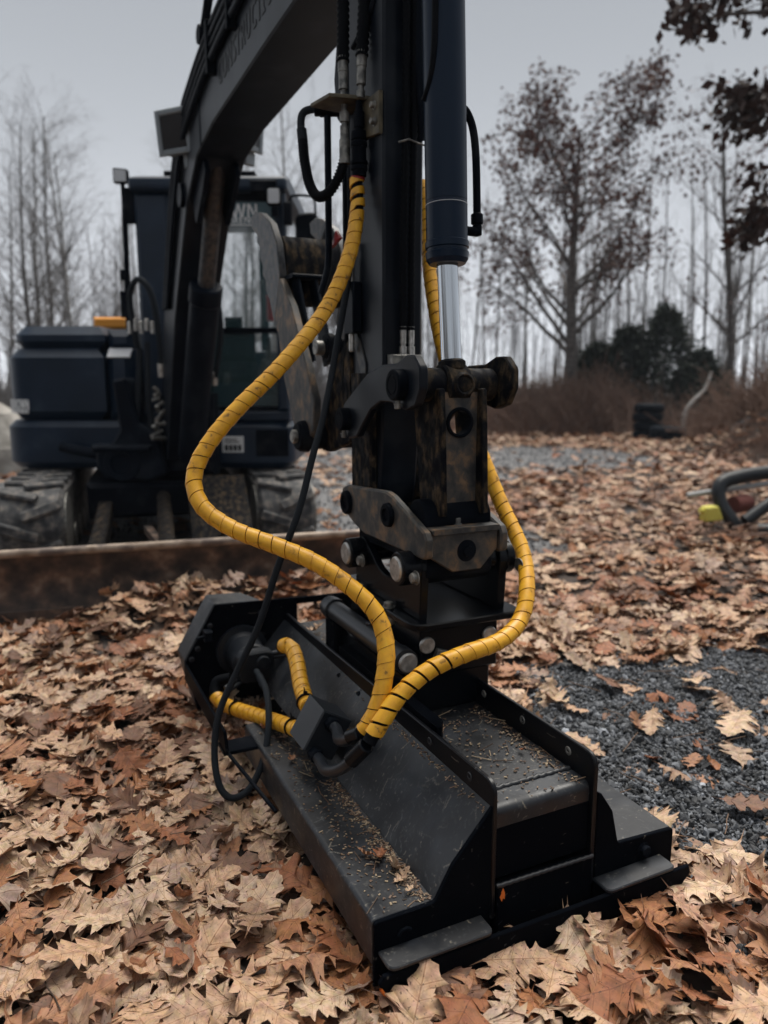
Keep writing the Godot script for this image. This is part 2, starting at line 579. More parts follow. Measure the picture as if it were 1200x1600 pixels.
func ground_y(x: float, z: float) -> float:
	var y := 1.35 * (1.0 - smoothstep(0.0, 1.0, Vector2((x - 8.3) / 2.7, (z + 14.0) / 3.2).length()))
	y += 0.9 * (1.0 - smoothstep(0.0, 1.0, Vector2((x - 5.2) / 4.2, (z + 21.5) / 3.0).length()))
	# leaves drifted against the blade
	var s := (Vector2(x, z) - Vector2(-1.2, -3.99)).dot(Vector2(0.292, 0.956))
	var t := (Vector2(x, z) - Vector2(-1.2, -3.99)).dot(Vector2(0.956, -0.292))
	if s > 0.0: y += 0.17 * exp(-s * s / 0.07) * smoothstep(-0.75, -0.1, t) * (1.0 - smoothstep(0.75, 1.3, t))
	if z < -6.0: y += pile_noise.get_noise_2d(x, z) * 0.05
	return y


# share of leaf cover, 0..1
func cover(x: float, z: float) -> float:
	var k := pile_noise.get_noise_2d(x * 3.0, z * 3.0)
	var d := 1.0
	var edge := pile_noise.get_noise_2d(x * 9.0, z * 9.0) * 0.5 + pile_noise.get_noise_2d(x * 31.0, z * 31.0) * 0.35
	var g := clampf(blob(x, z, 1.18, -2.5, 0.9, 0.85) + blob(x, z, 0.95, -2.95, 0.45, 0.4) + blob(x, z, 1.85, -2.85, 0.9, 0.85), 0, 1)
	d *= 1.0 - 0.90 * smoothstep(0.25, 0.8, g + edge)
	g = clampf(blob(x, z, 2.2, -13.2, 3.0, 2.6) + blob(x, z, 1.3, -10.2, 0.9, 0.5) + blob(x, z, 0.8, -6.0, 0.7, 0.8), 0, 1)
	d *= 1.0 - 0.93 * smoothstep(0.2, 0.6, g + edge * 1.2)
	if x < 0.35 and z < -4.6: d *= 0.22 + 0.2 * k
	return clampf(d, 0, 1)


func build_ground() -> MeshInstance3D:
	var xs := PackedFloat32Array()
	var zs := PackedFloat32Array()
	for i in 201: xs.append(sinh((i - 100) / 100.0 * 4.6) * 3.0)
	for i in 200: zs.append(6.0 - sinh(i / 199.0 * 4.4) * 4.4)
	var v := PackedVector3Array()
	var n := PackedVector3Array()
	var ix := PackedInt32Array()
	for z in zs:
		for x in xs:
			v.append(Vector3(x, ground_y(x, z) - 0.004, z))
			var e := 0.05
			n.append(Vector3(ground_y(x - e, z) - ground_y(x + e, z), 2 * e, ground_y(x, z - e) - ground_y(x, z + e)).normalized())
	var w := xs.size()
	for j in zs.size() - 1:
		for i in w - 1:
			var a := j * w + i
			ix.append_array([a, a + w, a + 1, a + 1, a + w, a + w + 1])
	var arr := []
	arr.resize(Mesh.ARRAY_MAX)
	arr[Mesh.ARRAY_VERTEX] = v
	arr[Mesh.ARRAY_NORMAL] = n
	arr[Mesh.ARRAY_INDEX] = ix
	var cols := PackedColorArray()
	for p in v:
		var mould := smoothstep(0.35, 0.85, cover(p.x, p.z)) * (1.0 if p.x > 0.35 or p.z > -4.6 else 0.4)
		cols.append(Color(1, 1, 1).lerp(Color(0.30, 0.21, 0.16), mould))
	arr[Mesh.ARRAY_COLOR] = cols
	var me := ArrayMesh.new()
	me.add_surface_from_arrays(Mesh.PRIMITIVE_TRIANGLES, arr)
	var g := MeshInstance3D.new()
	g.name = "ground"
	g.mesh = me
	g.material_override = M.ground
	add_child(g)
	tag(g, "grey gravel yard strewn with fallen oak leaves", "", "", "structure")
	return g


# an oak leaf about 1 m long along +z before scaling; lies in xz with its curl in y
func leaf_mesh(sd: int, curl: float, cup: float, deep: float, plain := false) -> ArrayMesh:
	var r := RandomNumberGenerator.new()
	r.seed = sd
	var half := [[0.0, 0.012], [0.07, 0.03], [0.11, 0.10], [0.135, 0.19], [0.18, 0.14], [0.215, 0.10], [0.27, 0.12], [0.30, 0.30], [0.345, 0.25], [0.37, 0.335], [0.41, 0.22], [0.435, 0.115], [0.50, 0.13], [0.55, 0.335], [0.60, 0.27], [0.645, 0.32], [0.66, 0.19], [0.69, 0.10], [0.75, 0.12], [0.82, 0.235], [0.85, 0.15], [0.90, 0.13], [0.955, 0.115], [0.95, 0.05], [1.0, 0.0]]
	if plain:
		half = []
		for i in 11: half.append([i / 10.0, 0.30 * pow(sin(PI * pow(i / 10.0, 0.85)), 0.8) + 0.001])
	var st := SurfaceTool.new()
	st.begin(Mesh.PRIMITIVE_TRIANGLES)
	st.set_smooth_group(0)
	var ph := r.randf() * TAU
	var twist := r.randf_range(-0.3, 0.3)
	var bump := FastNoiseLite.new()
	bump.seed = sd
	bump.frequency = 2.2
	var lift := func(p: Vector2) -> Vector3:
		var t := p.y
		var w := p.x
		var y := curl * (t - 0.45) * (t - 0.45) + cup * w * w * 4.0 + twist * w * (t - 0.5) + bump.get_noise_2d(w * 1.0, t) * 0.16 * (0.3 + absf(w) * 2.5)
		return Vector3(w * (1.0 - absf(cup) * 0.25), y, t - 0.5)
	for s in [-1.0, 1.0]:
		var prev := Vector2.ZERO
		var pm := 0.0
		for i in half.size():
			var t: float = half[i][0] + r.randf_range(-0.012, 0.012)
			var w: float = half[i][1]
			if w < 0.16 and i > 3 and i < 19: w *= deep
			w *= r.randf_range(0.85, 1.12)
			if i == 0: t = 0.0
			if i == half.size() - 1: t = 1.0; w = 0.0
			var q := Vector2(w * s, t)
			var m := clampf(maxf(pm, t - w * 0.75), 0.0, 1.0)
			if i == half.size() - 1: m = 1.0
			if i > 0:
				var a := Vector2(0, pm)
				var b := Vector2(0, m)
				var tris := [[a, prev, q]]
				if m > pm + 0.001: tris.append([a, q, b])
				for tr in tris:
					if s < 0: tr.reverse()
					var ab: Vector2 = (tr[0] + tr[1]) * 0.5
					var bc: Vector2 = (tr[1] + tr[2]) * 0.5
					var ca: Vector2 = (tr[2] + tr[0]) * 0.5
					for p in [tr[0], ab, ca, ab, tr[1], bc, bc, tr[2], ca, ab, bc, ca]:
						st.set_uv(Vector2(p.x + 0.5, p.y))
						st.add_vertex(lift.call(p))
			prev = q
			pm = m
	# stalk
	var k0: Vector3 = lift.call(Vector2(0, 0.0))
	var sw := r.randf_range(-0.1, 0.1)
	for e in [[Vector3(0.012, 0, 0), Vector3(-0.012, 0, 0)], [Vector3(0, 0.012, 0), Vector3(0, -0.012, 0)]]:
		var a: Vector3 = k0 + e[0]
		var b: Vector3 = k0 + e[1]
		var c := k0 + Vector3(sw, 0.04 * curl, -0.2)
		for p in [a, b, c]:
			st.set_uv(Vector2(0.5, 0.3))
			st.add_vertex(p)
	st.index()
	st.generate_normals()
	return st.commit()


func build_leaves(ground: Node3D, cam: Camera3D) -> void:
	var kinds := []
	for i in 10:
		kinds.append(leaf_mesh(200 + i, [0.35, -0.3, 0.6, 0.15, -0.45, 0.25, 0.05, 1.1, -0.15, 0.3][i], [0.15, 0.05, 0.35, -0.15, 0.12, 0.6, 0.02, 0.3, 0.25, -0.2][i], [1.0, 1.35, 0.95, 1.2, 1.5, 1.1, 1.4, 0.9, 1.25, 1.6][i]))
	kinds.append(leaf_mesh(311, 0.7, 0.5, 1.0, true))
	var inv := cam.global_transform.affine_inverse()
	var arm_inv := ARM.affine_inverse()
	var found := []       # [depth-like order, transform, colour index, kind]
	var zones := [[-1.0, -4.2, 430.0, 2.6], [-4.2, -9.0, 150.0, 6.5], [-9.0, -26.0, 55.0, 15.0]]
	for zo in zones:
		var z0: float = zo[0]
		var z1: float = zo[1]
		var half: float = zo[3]
		var count := int((z0 - z1) * 2.0 * half * zo[2])
		for i in count:
			var z := rng.randf_range(z1, z0)
			var x := rng.randf_range(-half, half)
			if absf(x) > -z * 0.62 + 0.5: continue
			if rng.randf() > cover(x, z): continue
			var l := arm_inv * Vector3(x, 0, z)
			if l.x > 0.03 and l.x < 0.8 and l.z < -0.0 and l.z > -1.6: continue
			if x < 0.0 and z < -4.3 and z > -8.5 and x > -3.2 and rng.randf() > 0.4: continue
			var deep := rng.randf()
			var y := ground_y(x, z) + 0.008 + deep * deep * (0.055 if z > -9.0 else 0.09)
			# banked against the near end of the mower
			if l.z >= 0.0 and l.z < 0.4 and l.x > -0.1 and l.x < 1.0: y += 0.015 * exp(-pow((l.z - 0.12) / 0.09, 2.0)) * rng.randf()
			var size := rng.randf_range(0.10, 0.21) if z > -9.0 else rng.randf_range(0.15, 0.26)
			var tilt := 0.24 if deep > 0.5 else 0.16
			var near_blade := ground_y(x, z) > 0.03
			if near_blade or (l.z >= 0.0 and l.z < 0.3 and l.x > -0.2 and l.x < 0.9): tilt = 0.3
			var b := Basis.from_euler(Vector3(rng.randfn(0, tilt), rng.randf() * TAU, rng.randfn(0, tilt)))
			if rng.randf() < 0.4: b = b * Basis(Vector3.FORWARD, PI)
			b = b.scaled_local(Vector3(size * rng.randf_range(0.85, 1.2), size * rng.randf_range(0.5, 1.2), size))
			var ci := rng.randi() % PALETTE.size()
			var pat := pile_noise.get_noise_2d(x * 6.0 + 40.0, z * 6.0)
			if (pat > 0.15 or (x < -0.2 and z < -1.9 and z > -3.9 and pat > 0.02)) and rng.randf() < 0.5: ci = [4, 5, 7, 11][rng.randi() % 4]
			elif pat < 0.0 and rng.randf() < 0.6: ci = [0, 1, 2, 8, 10][rng.randi() % 5]
			if rng.randf() < 0.09: ci = [5, 7, 11][rng.randi() % 3]
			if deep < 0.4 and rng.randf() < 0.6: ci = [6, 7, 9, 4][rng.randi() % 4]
			var kind := rng.randi() % kinds.size()
			if kind == 10: b = b.scaled_local(Vector3(0.62, 0.7, 0.55))
			var c := inv * Vector3(x, y, z)
			var seen := c.z < -0.3 and absf(c.x / c.z) < 0.54 and absf(c.y / c.z) < 0.71
			var rank: float = size / c.length() * (0.5 + deep) if seen else 0.0
			found.append([rank, Transform3D(b, Vector3(x, y, z)), ci, kind])
	found.sort_custom(func(a, b): return a[0] > b[0])
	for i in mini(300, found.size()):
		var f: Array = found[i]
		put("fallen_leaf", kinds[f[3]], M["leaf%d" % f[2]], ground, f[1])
	var root := Node3D.new()
	root.name = "leaf_litter"
	add_child(root)
	tag(root, "thick carpet of tan and rust brown oak leaves over the yard", "leaves", "", "stuff")
	var sp := []
	var sc := []
	for i in 700:
		var z := -1.1 - 4.5 * rng.randf()
		var x := rng.randf_range(-2.8, 2.8)
		var l := ARM.affine_inverse() * Vector3(x, 0, z)
		if l.x > -0.1 and l.x < 0.95 and l.z < 0.15 and l.z > -1.8: continue
		var len := rng.randf_range(0.03, 0.16)
		sp.append(Transform3D(Basis.from_euler(Vector3(0, rng.randf() * TAU, rng.randfn(0, 0.15))) * Basis.from_scale(Vector3(len, 0.0017, 0.0017)), Vector3(x, ground_y(x, z) + rng.randf_range(0.03, 0.07), z)))
		sc.append(Color(0.09, 0.055, 0.035) * rng.randf_range(0.5, 1.8))
	multi("fallen_twig", stick_mesh(), M.stone, sp, sc, root)
	for k in kinds.size():
		var mine := found.slice(300).filter(func(f): return f[3] == k)
		multi("leaf_layer", kinds[k], M.leaf, mine.map(func(f): return f[1]), mine.map(func(f): return PALETTE[f[2]] * rng.randf_range(0.8, 1.12)), root)


# a thin dead twig 1 long and about 1 thick, to be scaled by its length and thickness
func stick_mesh() -> ArrayMesh:
	var b := MB.new()
	for k in 4:
		var a := TAU * k / 4
		var c := TAU * (k + 1) / 4
		for i in 3:
			var x0 := i / 3.0 - 0.5
			var x1 := (i + 1) / 3.0 - 0.5
			var o0: float = [0.0, 1.2, -0.8, 0.4][i]
			var o1: float = [0.0, 1.2, -0.8, 0.4][i + 1]
			b.quad(Vector3(x0, cos(a), sin(a) + o0), Vector3(x0, cos(c), sin(c) + o0), Vector3(x1, cos(c), sin(c) + o1), Vector3(x1, cos(a), sin(a) + o1), Vector3(0, cos(a), sin(a)), Vector3(0, cos(c), sin(c)), Vector3(0, cos(c), sin(c)), Vector3(0, cos(a), sin(a)))
	return b.mesh()


func multi(called: String, mesh: Mesh, m: Material, places: Array, colors: Array, parent: Node3D) -> MultiMeshInstance3D:
	var mm := MultiMesh.new()
	mm.transform_format = MultiMesh.TRANSFORM_3D
	mm.use_colors = colors.size() > 0
	mm.mesh = mesh
	mm.instance_count = places.size()
	for i in places.size():
		mm.set_instance_transform(i, places[i])
		if colors.size(): mm.set_instance_color(i, colors[i])
	var o := MultiMeshInstance3D.new()
	o.name = numbered(called, parent)
	o.multimesh = mm
	o.material_override = m
	parent.add_child(o, true)
	o.set_meta("kind", "stuff")
	return o


func stone_mesh(sd: int) -> ArrayMesh:
	var r := RandomNumberGenerator.new()
	r.seed = sd
	var pts := []
	for i in 4:
		for k in 6:
			var a := TAU * (k + r.randf_range(-0.3, 0.3)) / 6
			var rr: float = [0.55, 1.0, 0.95, 0.5][i] * r.randf_range(0.75, 1.1)
			pts.append(Vector3(cos(a) * rr, [-0.5, -0.2, 0.3, 0.55][i] * r.randf_range(0.8, 1.2), sin(a) * rr))
	var b := MB.new()
	for i in 3:
		for k in 6:
			var a: Vector3 = pts[i * 6 + k]
			var c: Vector3 = pts[i * 6 + (k + 1) % 6]
			var d: Vector3 = pts[i * 6 + 6 + (k + 1) % 6]
			var e: Vector3 = pts[i * 6 + 6 + k]
			for t in [[a, c, d], [a, d, e]]:
				var nn: Vector3 = (t[1] - t[0]).cross(t[2] - t[0]).normalized()
				if nn.dot((t[0] + t[1] + t[2])) < 0: nn = -nn
				b.tri(t[0], t[1], t[2], nn, nn, nn)
	for k in 6:
		b.tri(Vector3(0, 0.58, 0), pts[18 + k], pts[18 + (k + 1) % 6], Vector3.UP, Vector3.UP, Vector3.UP)
	return b.mesh()


func build_gravel() -> void:
	var root := Node3D.new()
	root.name = "gravel"
	add_child(root)
	tag(root, "dark blue grey crushed stone showing between the leaves", "gravel", "", "stuff")
	var sets := [[], [], [], []]
	var cols := [[], [], [], []]
	for i in 60000:
		var x := rng.randf_range(0.35, 2.6)
		var z := rng.randf_range(-1.4, -4.0)
		if absf(x) > -z * 0.6 + 0.3: continue
		var k := cover(x, z)
		if k > 0.9 and rng.randf() < 0.8: continue
		var l := ARM.affine_inverse() * Vector3(x, 0, z)
		if l.x < 0.8: continue
		var s := rng.randf_range(0.004, 0.012) * (1.0 if rng.randf() < 0.9 else 1.9)
		var b := Basis.from_euler(Vector3(rng.randf() * TAU, rng.randf() * TAU, rng.randf() * TAU)).scaled_local(Vector3(s, s * 0.75, s * rng.randf_range(0.8, 1.3)))
		var w := rng.randi() % 4
		sets[w].append(Transform3D(b, Vector3(x, rng.randf_range(0.0, 0.012), z)))
		var g := pow(rng.randf(), 1.6) * 0.17 + 0.025
		if rng.randf() < 0.06: g *= 1.9
		cols[w].append(Color(g * 0.93, g, g * 1.12))
	for i in 26000:
		var z := rng.randf_range(-4.0, -18.0)
		var x := rng.randf_range(-9.0, 7.0)
		if absf(x) > -z * 0.6 + 0.3: continue
		if cover(x, z) > 0.6: continue
		var s := rng.randf_range(0.008, 0.024)
		var b := Basis.from_euler(Vector3(rng.randf() * TAU, rng.randf() * TAU, rng.randf() * TAU)).scaled_local(Vector3(s, s * 0.7, s))
		var w := rng.randi() % 4
		sets[w].append(Transform3D(b, Vector3(x, ground_y(x, z) + 0.004, z)))
		var g := rng.randf_range(0.09, 0.26)
		cols[w].append(Color(g * 0.97, g, g * 1.06))
	for w in 4: multi("gravel_layer", stone_mesh(300 + w), M.stone, sets[w], cols[w], root)


# ---------------------------------------------------------------- the mower
func build_mower() -> void:
	var t := thing("flail_mower", "black flail mower head with open hood lying on the leaves", "mower", ARM * Vector3(0.42, 0, -0.75), YAW)
	var b := MB.new()
	# shelf with its turned-down front rail
	b.prism(rounded(P([0, 0.085, 0, 0.19, 0.165, 0.19, 0.165, 0.178, 0.012, 0.178, 0.012, 0.085]), [0, 0.014, 0, 0, 0.006, 0]), "z", -1.02, -0.013, 0.002)
	part("hood_shelf", b, M.dusty_paint, t, ARM)
	b = MB.new()
	b.prism(P([0.148, 0.1905, 0.190, 0.264, 0.2895, 0.376, 0.2895, 0.361, 0.200, 0.258, 0.160, 0.1905]), "z", -1.48, -0.013, 0.002)
	part("hood_slope", b, M.dusty_paint, t, ARM)
	b = MB.new()
	b.prism(P([0.845, 0.10, 0.845, 0.172, 0.66, 0.182, 0.66, 0.17, 0.833, 0.16, 0.833, 0.10]), "z", -1.48, -0.013, 0.002)
	b.prism(P([0.662, 0.183, 0.634, 0.28, 0.596, 0.33, 0.588, 0.33, 0.588, 0.31, 0.624, 0.274, 0.652, 0.172]), "z", -1.48, -0.013, 0.002)
	part("rear_hood", b, M.dusty_paint, t, ARM)
	# upright flanges with bolt holes
	for s in 2:
		b = MB.new()
		var x0: float = [0.290, 0.575][s]
		b.prism(rounded(P([-1.47, 0.25, -1.47, 0.405 if s == 0 else 0.43, -0.002, 0.435, -0.002, 0.10]), [0, 0.02, 0.035, 0.0], 6), "x", x0, x0 + 0.012, 0.0025)
		var f := part("flange", b, M.flange_paint, t, ARM)
		for z in [-0.10, -0.29, -0.48]:
			b = MB.new()
			var xs := x0 - 0.001 if s == 0 else x0 + 0.0
			b.lathe(Vector3(xs, 0.402, z), Vector3.LEFT, [Vector2(0, 0.004), Vector2(0.0018, 0.0045), Vector2(0.002, 0.010), Vector2(0, 0.0115)], 14)
			part("bolt_hole", b, M.dull_steel if s else M.weld, f, ARM)
	# closed deck between the flanges
	b = MB.new()
	b.prism(rounded(P([-1.47, 0.29, -1.47, 0.355, -0.016, 0.362, -0.016, 0.3135]), [0, 0.0, 0.05, 0.0], 8), "x", 0.3035, 0.5735, 0.0)
	var deck := part("deck", b, M.dusty_paint, t, ARM)
	b = MB.new()
	b.box(Vector3(0.3035, 0.188, -0.06), Vector3(0.5735, 0.313, -0.0158), 0.0015)
	part("deck_end", b, M.black_paint, deck, ARM)
	b = MB.new()
	var w := PackedVector3Array()
	for i in 40: w.append(Vector3(lerpf(0.306, 0.571, i / 39.0), 0.3625 + 0.0012 * sin(i * 2.1), -0.088 + 0.0015 * sin(i * 1.7)))
	b.tube(w, 0.0065, 8)
	part("weld_bead", b, M.weld, deck, ARM)
	# end plates
	b = MB.new()
	b.prism(rounded(P([0.0, 0.04, 0.0, 0.191, 0.146, 0.193, 0.188, 0.267, 0.2885, 0.379, 0.2885, 0.04]), [0, 0.012, 0.015, 0.03, 0, 0], 4), "z", -0.0125, -0.001, 0.002)
	var ep := part("end_plate", b, M.black_paint, t, ARM)
	b = MB.new()
	b.tube(PackedVector3Array([Vector3(0.055, 0.145, 0.001), Vector3(0.062, 0.157, 0.003), Vector3(0.075, 0.159, 0.003), Vector3(0.085, 0.151, 0.001)]), 0.004, 6)
	part("lift_ring", b, M.satin_black, ep, ARM)
	b = MB.new()
	b.prism(rounded(P([0.5885, 0.04, 0.5885, 0.338, 0.600, 0.332, 0.637, 0.278, 0.660, 0.186, 0.845, 0.175, 0.845, 0.05]), [0, 0, 0.01, 0.03, 0.01, 0.01, 0], 4), "z", -0.0125, -0.001, 0.002)
	ep = part("end_plate", b, M.black_paint, t, ARM)
	b = MB.new()
	b.hexbolt(Vector3(0.745, 0.145, -0.001), Vector3.BACK, 0.014, 0.012)
	part("bolt", b, M.satin_black, ep, ARM)
	# lower panel of the end, with a welded seam
	b = MB.new()
	b.prism(P([0.303, 0.02, 0.303, 0.183, 0.575, 0.178, 0.575, 0.02]), "z", -0.0155, 0.006, 0.003)
	var lp := part("lower_panel", b, M.black_paint, t, ARM)
	b = MB.new()
	w = PackedVector3Array()
	for i in 40: w.append(Vector3(lerpf(0.301, 0.577, i / 39.0), 0.1845 - 0.005 * i / 39.0 + 0.001 * sin(i * 2.3), 0.003))
	b.tube(w, 0.005, 8)
	part("weld_bead", b, M.weld, lp, ARM)
	b = MB.new()
	var chip := PackedVector2Array()
	for i in 9: chip.append(Vector2(0.316 + cos(TAU * i / 9) * 0.006 * (1.0 + 0.5 * sin(i * 2.7)), 0.160 + sin(TAU * i / 9) * 0.013 * (1.0 + 0.4 * cos(i * 3.1))))
	b.prism(chip, "z", 0.006, 0.0066, 0.0)
	part("paint_chip", b, M.orange, lp, ARM)
	# foot ledges and the skid shoe
	for e in [[0.008, 0.262, 0.126, 0.124], [0.582, 0.80, 0.118, 0.110]]:
		b = MB.new()
		var led := rounded(P([e[0], 0.0, e[0], 0.058, e[1], 0.058, e[1], 0.0]), [0, 0.02, 0.02, 0], 5)
		b.prism(led, "y", e[2] - 0.010, e[2], 0.0025)
		part("foot_ledge", b, M.dusty_paint, t, ARM)
	b = MB.new()
	var shoe := rounded(P([-0.004, 0.112, -0.016, 0.095, 0.03, 0.035, 0.12, 0.003, 0.70, 0.003, 0.81, 0.045, 0.852, 0.085, 0.845, 0.104]), [0, 0.008, 0.05, 0.06, 0.06, 0.05, 0.01, 0], 6)
	b.prism(shoe, "z", 0.044, 0.056, 0.002)
	var sk := part("skid_shoe", b, M.black_paint, t, ARM)
	# worn orange paint along the shoe's lower edge
	for e in [[-0.012, 0.088, 0.002, 0.066], [0.035, 0.036, 0.085, 0.020], [0.10, 0.016, 0.155, 0.006], [0.77, 0.030, 0.815, 0.052]]:
		b = MB.new()
		b.tube(PackedVector3Array([Vector3(e[0], e[1], 0.0555), Vector3((e[0] + e[2]) / 2, (e[1] + e[3]) / 2 - 0.002, 0.056), Vector3(e[2], e[3], 0.0555)]), 0.0032, 5)
		part("worn_edge", b, M.orange, sk, ARM)
	# inside of the hood is dark: a back wall under the shelf
	b = MB.new()
	b.box(Vector3(0.06, 0.03, -1.46), Vector3(0.80, 0.09, -0.02), 0.002)
	part("rotor_housing", b, M.satin_black, t, ARM)
	# far end plate (a window is cut at its right)
	b = MB.new()
	b.prism(P([-0.10, 0.25, 0.022, 0.463, 0.352, 0.452, 0.352, 0.05, -0.06, 0.05]), "z", -1.512, -1.5, 0.002)
	b.prism(P([0.3525, 0.452, 0.59, 0.445, 0.59, 0.418, 0.3525, 0.425]), "z", -1.512, -1.5, 0.002)
	b.prism(P([0.55, 0.4175, 0.59, 0.4175, 0.59, 0.05, 0.55, 0.05]), "z", -1.512, -1.5, 0.002)
	var fe := part("far_end_plate", b, M.black_paint, t, ARM)
	for q in [Vector2(-0.05, 0.30), Vector2(0.0, 0.385), Vector2(-0.075, 0.262), Vector2(0.2, 0.41)]:
		b = MB.new()
		b.hexbolt(Vector3(q.x, q.y, -1.5), Vector3.BACK, 0.009, 0.01)
		part("bolt", b, M.motor_paint, fe, ARM)
	b = MB.new()
	b.prism(rounded(P([-0.10, 0.252, 0.022, 0.463, 0.16, 0.455, 0.27, 0.40, 0.27, 0.08, -0.06, 0.06]), [0.02, 0.012, 0.03, 0.03, 0, 0], 4), "z", -1.665, -1.5125, 0.008)
	part("drive_housing", b, M.dusty_paint, t, ARM)
	b = MB.new()
	b.box(Vector3(-0.03, 0.335, -1.499), Vector3(0.0, 0.375, -1.45), 0.004)
	b.cyl(Vector3(-0.06, 0.350, -1.47), Vector3(-0.005, 0.354, -1.47), 0.007, 8)
	part("catch_bracket", b, M.satin_black, t, ARM)
	b = MB.new()
	b.prism(rounded(P([-1.498, 0.185, -1.498, 0.252, -0.87, 0.252, -0.845, 0.19]), [0, 0, 0.01, 0.01], 3), "x", -0.104, -0.094, 0.002)
	part("side_skirt", b, M.black_paint, t, ARM)
	b = MB.new()
	b.tube(PackedVector3Array([Vector3(-0.095, 0.186, -0.86), Vector3(-0.02, 0.105, -0.62)]), 0.006, 8)
	b.box(Vector3(-0.105, 0.172, -0.95), Vector3(0.06, 0.184, -0.87), 0.002)
	part("skirt_brace", b, M.satin_black, t, ARM)
	# drive motor
	b = MB.new()
	b.lathe(Vector3(0.118, 0.272, -1.499), Vector3(0, 0, 1), [Vector2(0, 0.10), Vector2(0.02, 0.10), Vector2(0.022, 0.078), Vector2(0.05, 0.070), Vector2(0.15, 0.070), Vector2(0.158, 0.064), Vector2(0.16, 0.0)], 28)
	var mo := part("motor", b, M.motor_paint, t, ARM)
	b = MB.new()
	b.prism(rounded(P([0.052, 0.215, 0.052, 0.33, 0.188, 0.33, 0.188, 0.215]), 0.03, 4), "z", -1.339, -1.285, 0.006)
	b.cyl(Vector3(0.142, 0.29, -1.286), Vector3(0.142, 0.29, -1.268), 0.026, 16)
	part("motor_cap", b, M.motor_paint, mo, ARM)
	b = MB.new()
	for q in [[0.05, 0.232], [0.066, 0.222], [0.192, 0.312], [0.204, 0.298]]:
		var s := -1.0 if q[0] < 0.12 else 1.0
		b.cyl(Vector3(q[0] + (0.0 if s < 0 else -0.02), q[1], -1.30), Vector3(q[0] + s * 0.055, q[1] + s * 0.012, -1.27), 0.009, 8)
	part("motor_fittings", b, M.motor_paint, mo, ARM)
	# hydraulic manifold block on the slope
	var sl := Transform3D(Basis(Vector3(-0.87, 0.49, 0), Vector3(0.49, 0.87, 0), Vector3(0, 0, -1)), Vector3(0.130, 0.315, -0.655))
	sl.basis = Basis(Vector3.BACK, -0.03) * sl.basis
	b = MB.new()
	b.tbox(sl, Vector3(0.10, 0.125, 0.125), 0.004)
	var mf := part("manifold_block", b, M.motor_paint, t, ARM)
	b = MB.new()
	var pa := Vector3(0.137, 0.352, -0.594)
	var pb := Vector3(0.087, 0.272, -0.594)
	for p in [pa, pb]:
		b.lathe(p, Vector3.BACK, [Vector2(-0.005, 0), Vector2(-0.005, 0.021), Vector2(0.022, 0.021), Vector2(0.026, 0.016), Vector2(0.026, 0)], 6)
	part("hex_fittings", b, M.satin_black, mf, ARM)
	b = MB.new()
	b.tube(smooth(PackedVector3Array([pa, pa + Vector3(0, 0, 0.05), Vector3(0.112, 0.365, -0.47), Vector3(0.105, 0.395, -0.40), Vector3(0.122, 0.435, -0.345)]), 6), 0.0155, 12)
	b.tube(smooth(PackedVector3Array([pb, pb + Vector3(0, 0, 0.05), Vector3(0.066, 0.30, -0.44), Vector3(0.080, 0.345, -0.36), Vector3(0.118, 0.425, -0.30)]), 6), 0.0155, 12)
	part("elbow_pipes", b, M.motor_paint, mf, ARM)
	b = MB.new()
	for e in [[Vector3(0.1105, 0.410, -0.385), Vector3(0.124, 0.438, -0.343), 0.021], [Vector3(0.092, 0.370, -0.340), Vector3(0.118, 0.426, -0.300), 0.021], [Vector3(0.128, 0.335, -0.70), Vector3(0.132, 0.332, -0.745), 0.020], [Vector3(0.108, 0.276, -0.70), Vector3(0.112, 0.267, -0.748), 0.020]]:
		b = MB.new()
		b.cyl(e[0], e[1], e[2], 14)
		part("hose_end", b, M.gloss_black, mf, ARM)
	# bolts along the flange side
	b = MB.new()
	for z in [-0.72, -0.88]: b.hexbolt(Vector3(0.289, 0.36, z), Vector3.LEFT, 0.011, 0.012)
	part("flange_bolts", b, M.satin_black, t, ARM)
	# swivel mount
	b = MB.new()
	b.box(Vector3(0.34, 0.36, -1.02), Vector3(0.62, 0.475, -0.52), 0.006)
	part("mount_base", b, M.gloss_black, t, ARM)
	b = MB.new()
	b.box(Vector3(0.375, 0.4755, -1.0), Vector3(0.635, 0.624, -0.505), 0.005)
	var tb := part("turn_box", b, M.gloss_black, t, ARM)
	for q in [Vector2(0.395, 0.572), Vector2(0.602, 0.574)]:
		b = MB.new()
		b.cyl(Vector3(q.x, q.y, -0.506), Vector3(q.x, q.y, -0.494), 0.024, 24)
		part("pin_head", b, M.bright_steel, tb, ARM)
	b = MB.new()
	b.prism(P([0.425, 0.56, 0.46, 0.548, 0.415, 0.535]), "z", -0.504, -0.485, 0.002)
	part("lock_tab", b, M.dull_steel, tb, ARM)
	b = MB.new()
	var tp := rounded(P([0.335, -1.06, 0.335, -0.465, 0.70, -0.465, 0.70, -1.06]), [0.03, 0.06, 0.05, 0.03], 6)
	b.prism(tp, "y", 0.6245, 0.645, 0.004)
	var top := part("mount_plate", b, M.gloss_black, t, ARM)
	for q in [Vector2(0.352, -0.66), Vector2(0.352, -0.88), Vector2(0.352, -1.0)]:
		b = MB.new()
		b.hexbolt(Vector3(q.x, 0.645, q.y), Vector3.UP, 0.0145, 0.014)
		part("plate_bolt", b, M.dull_steel, top, ARM)
	b = MB.new()
	b.cyl(Vector3(0.352, 0.624, -0.64), Vector3(0.352, 0.60, -0.64), 0.016, 12)
	part("plate_nut", b, M.dull_steel, top, ARM)
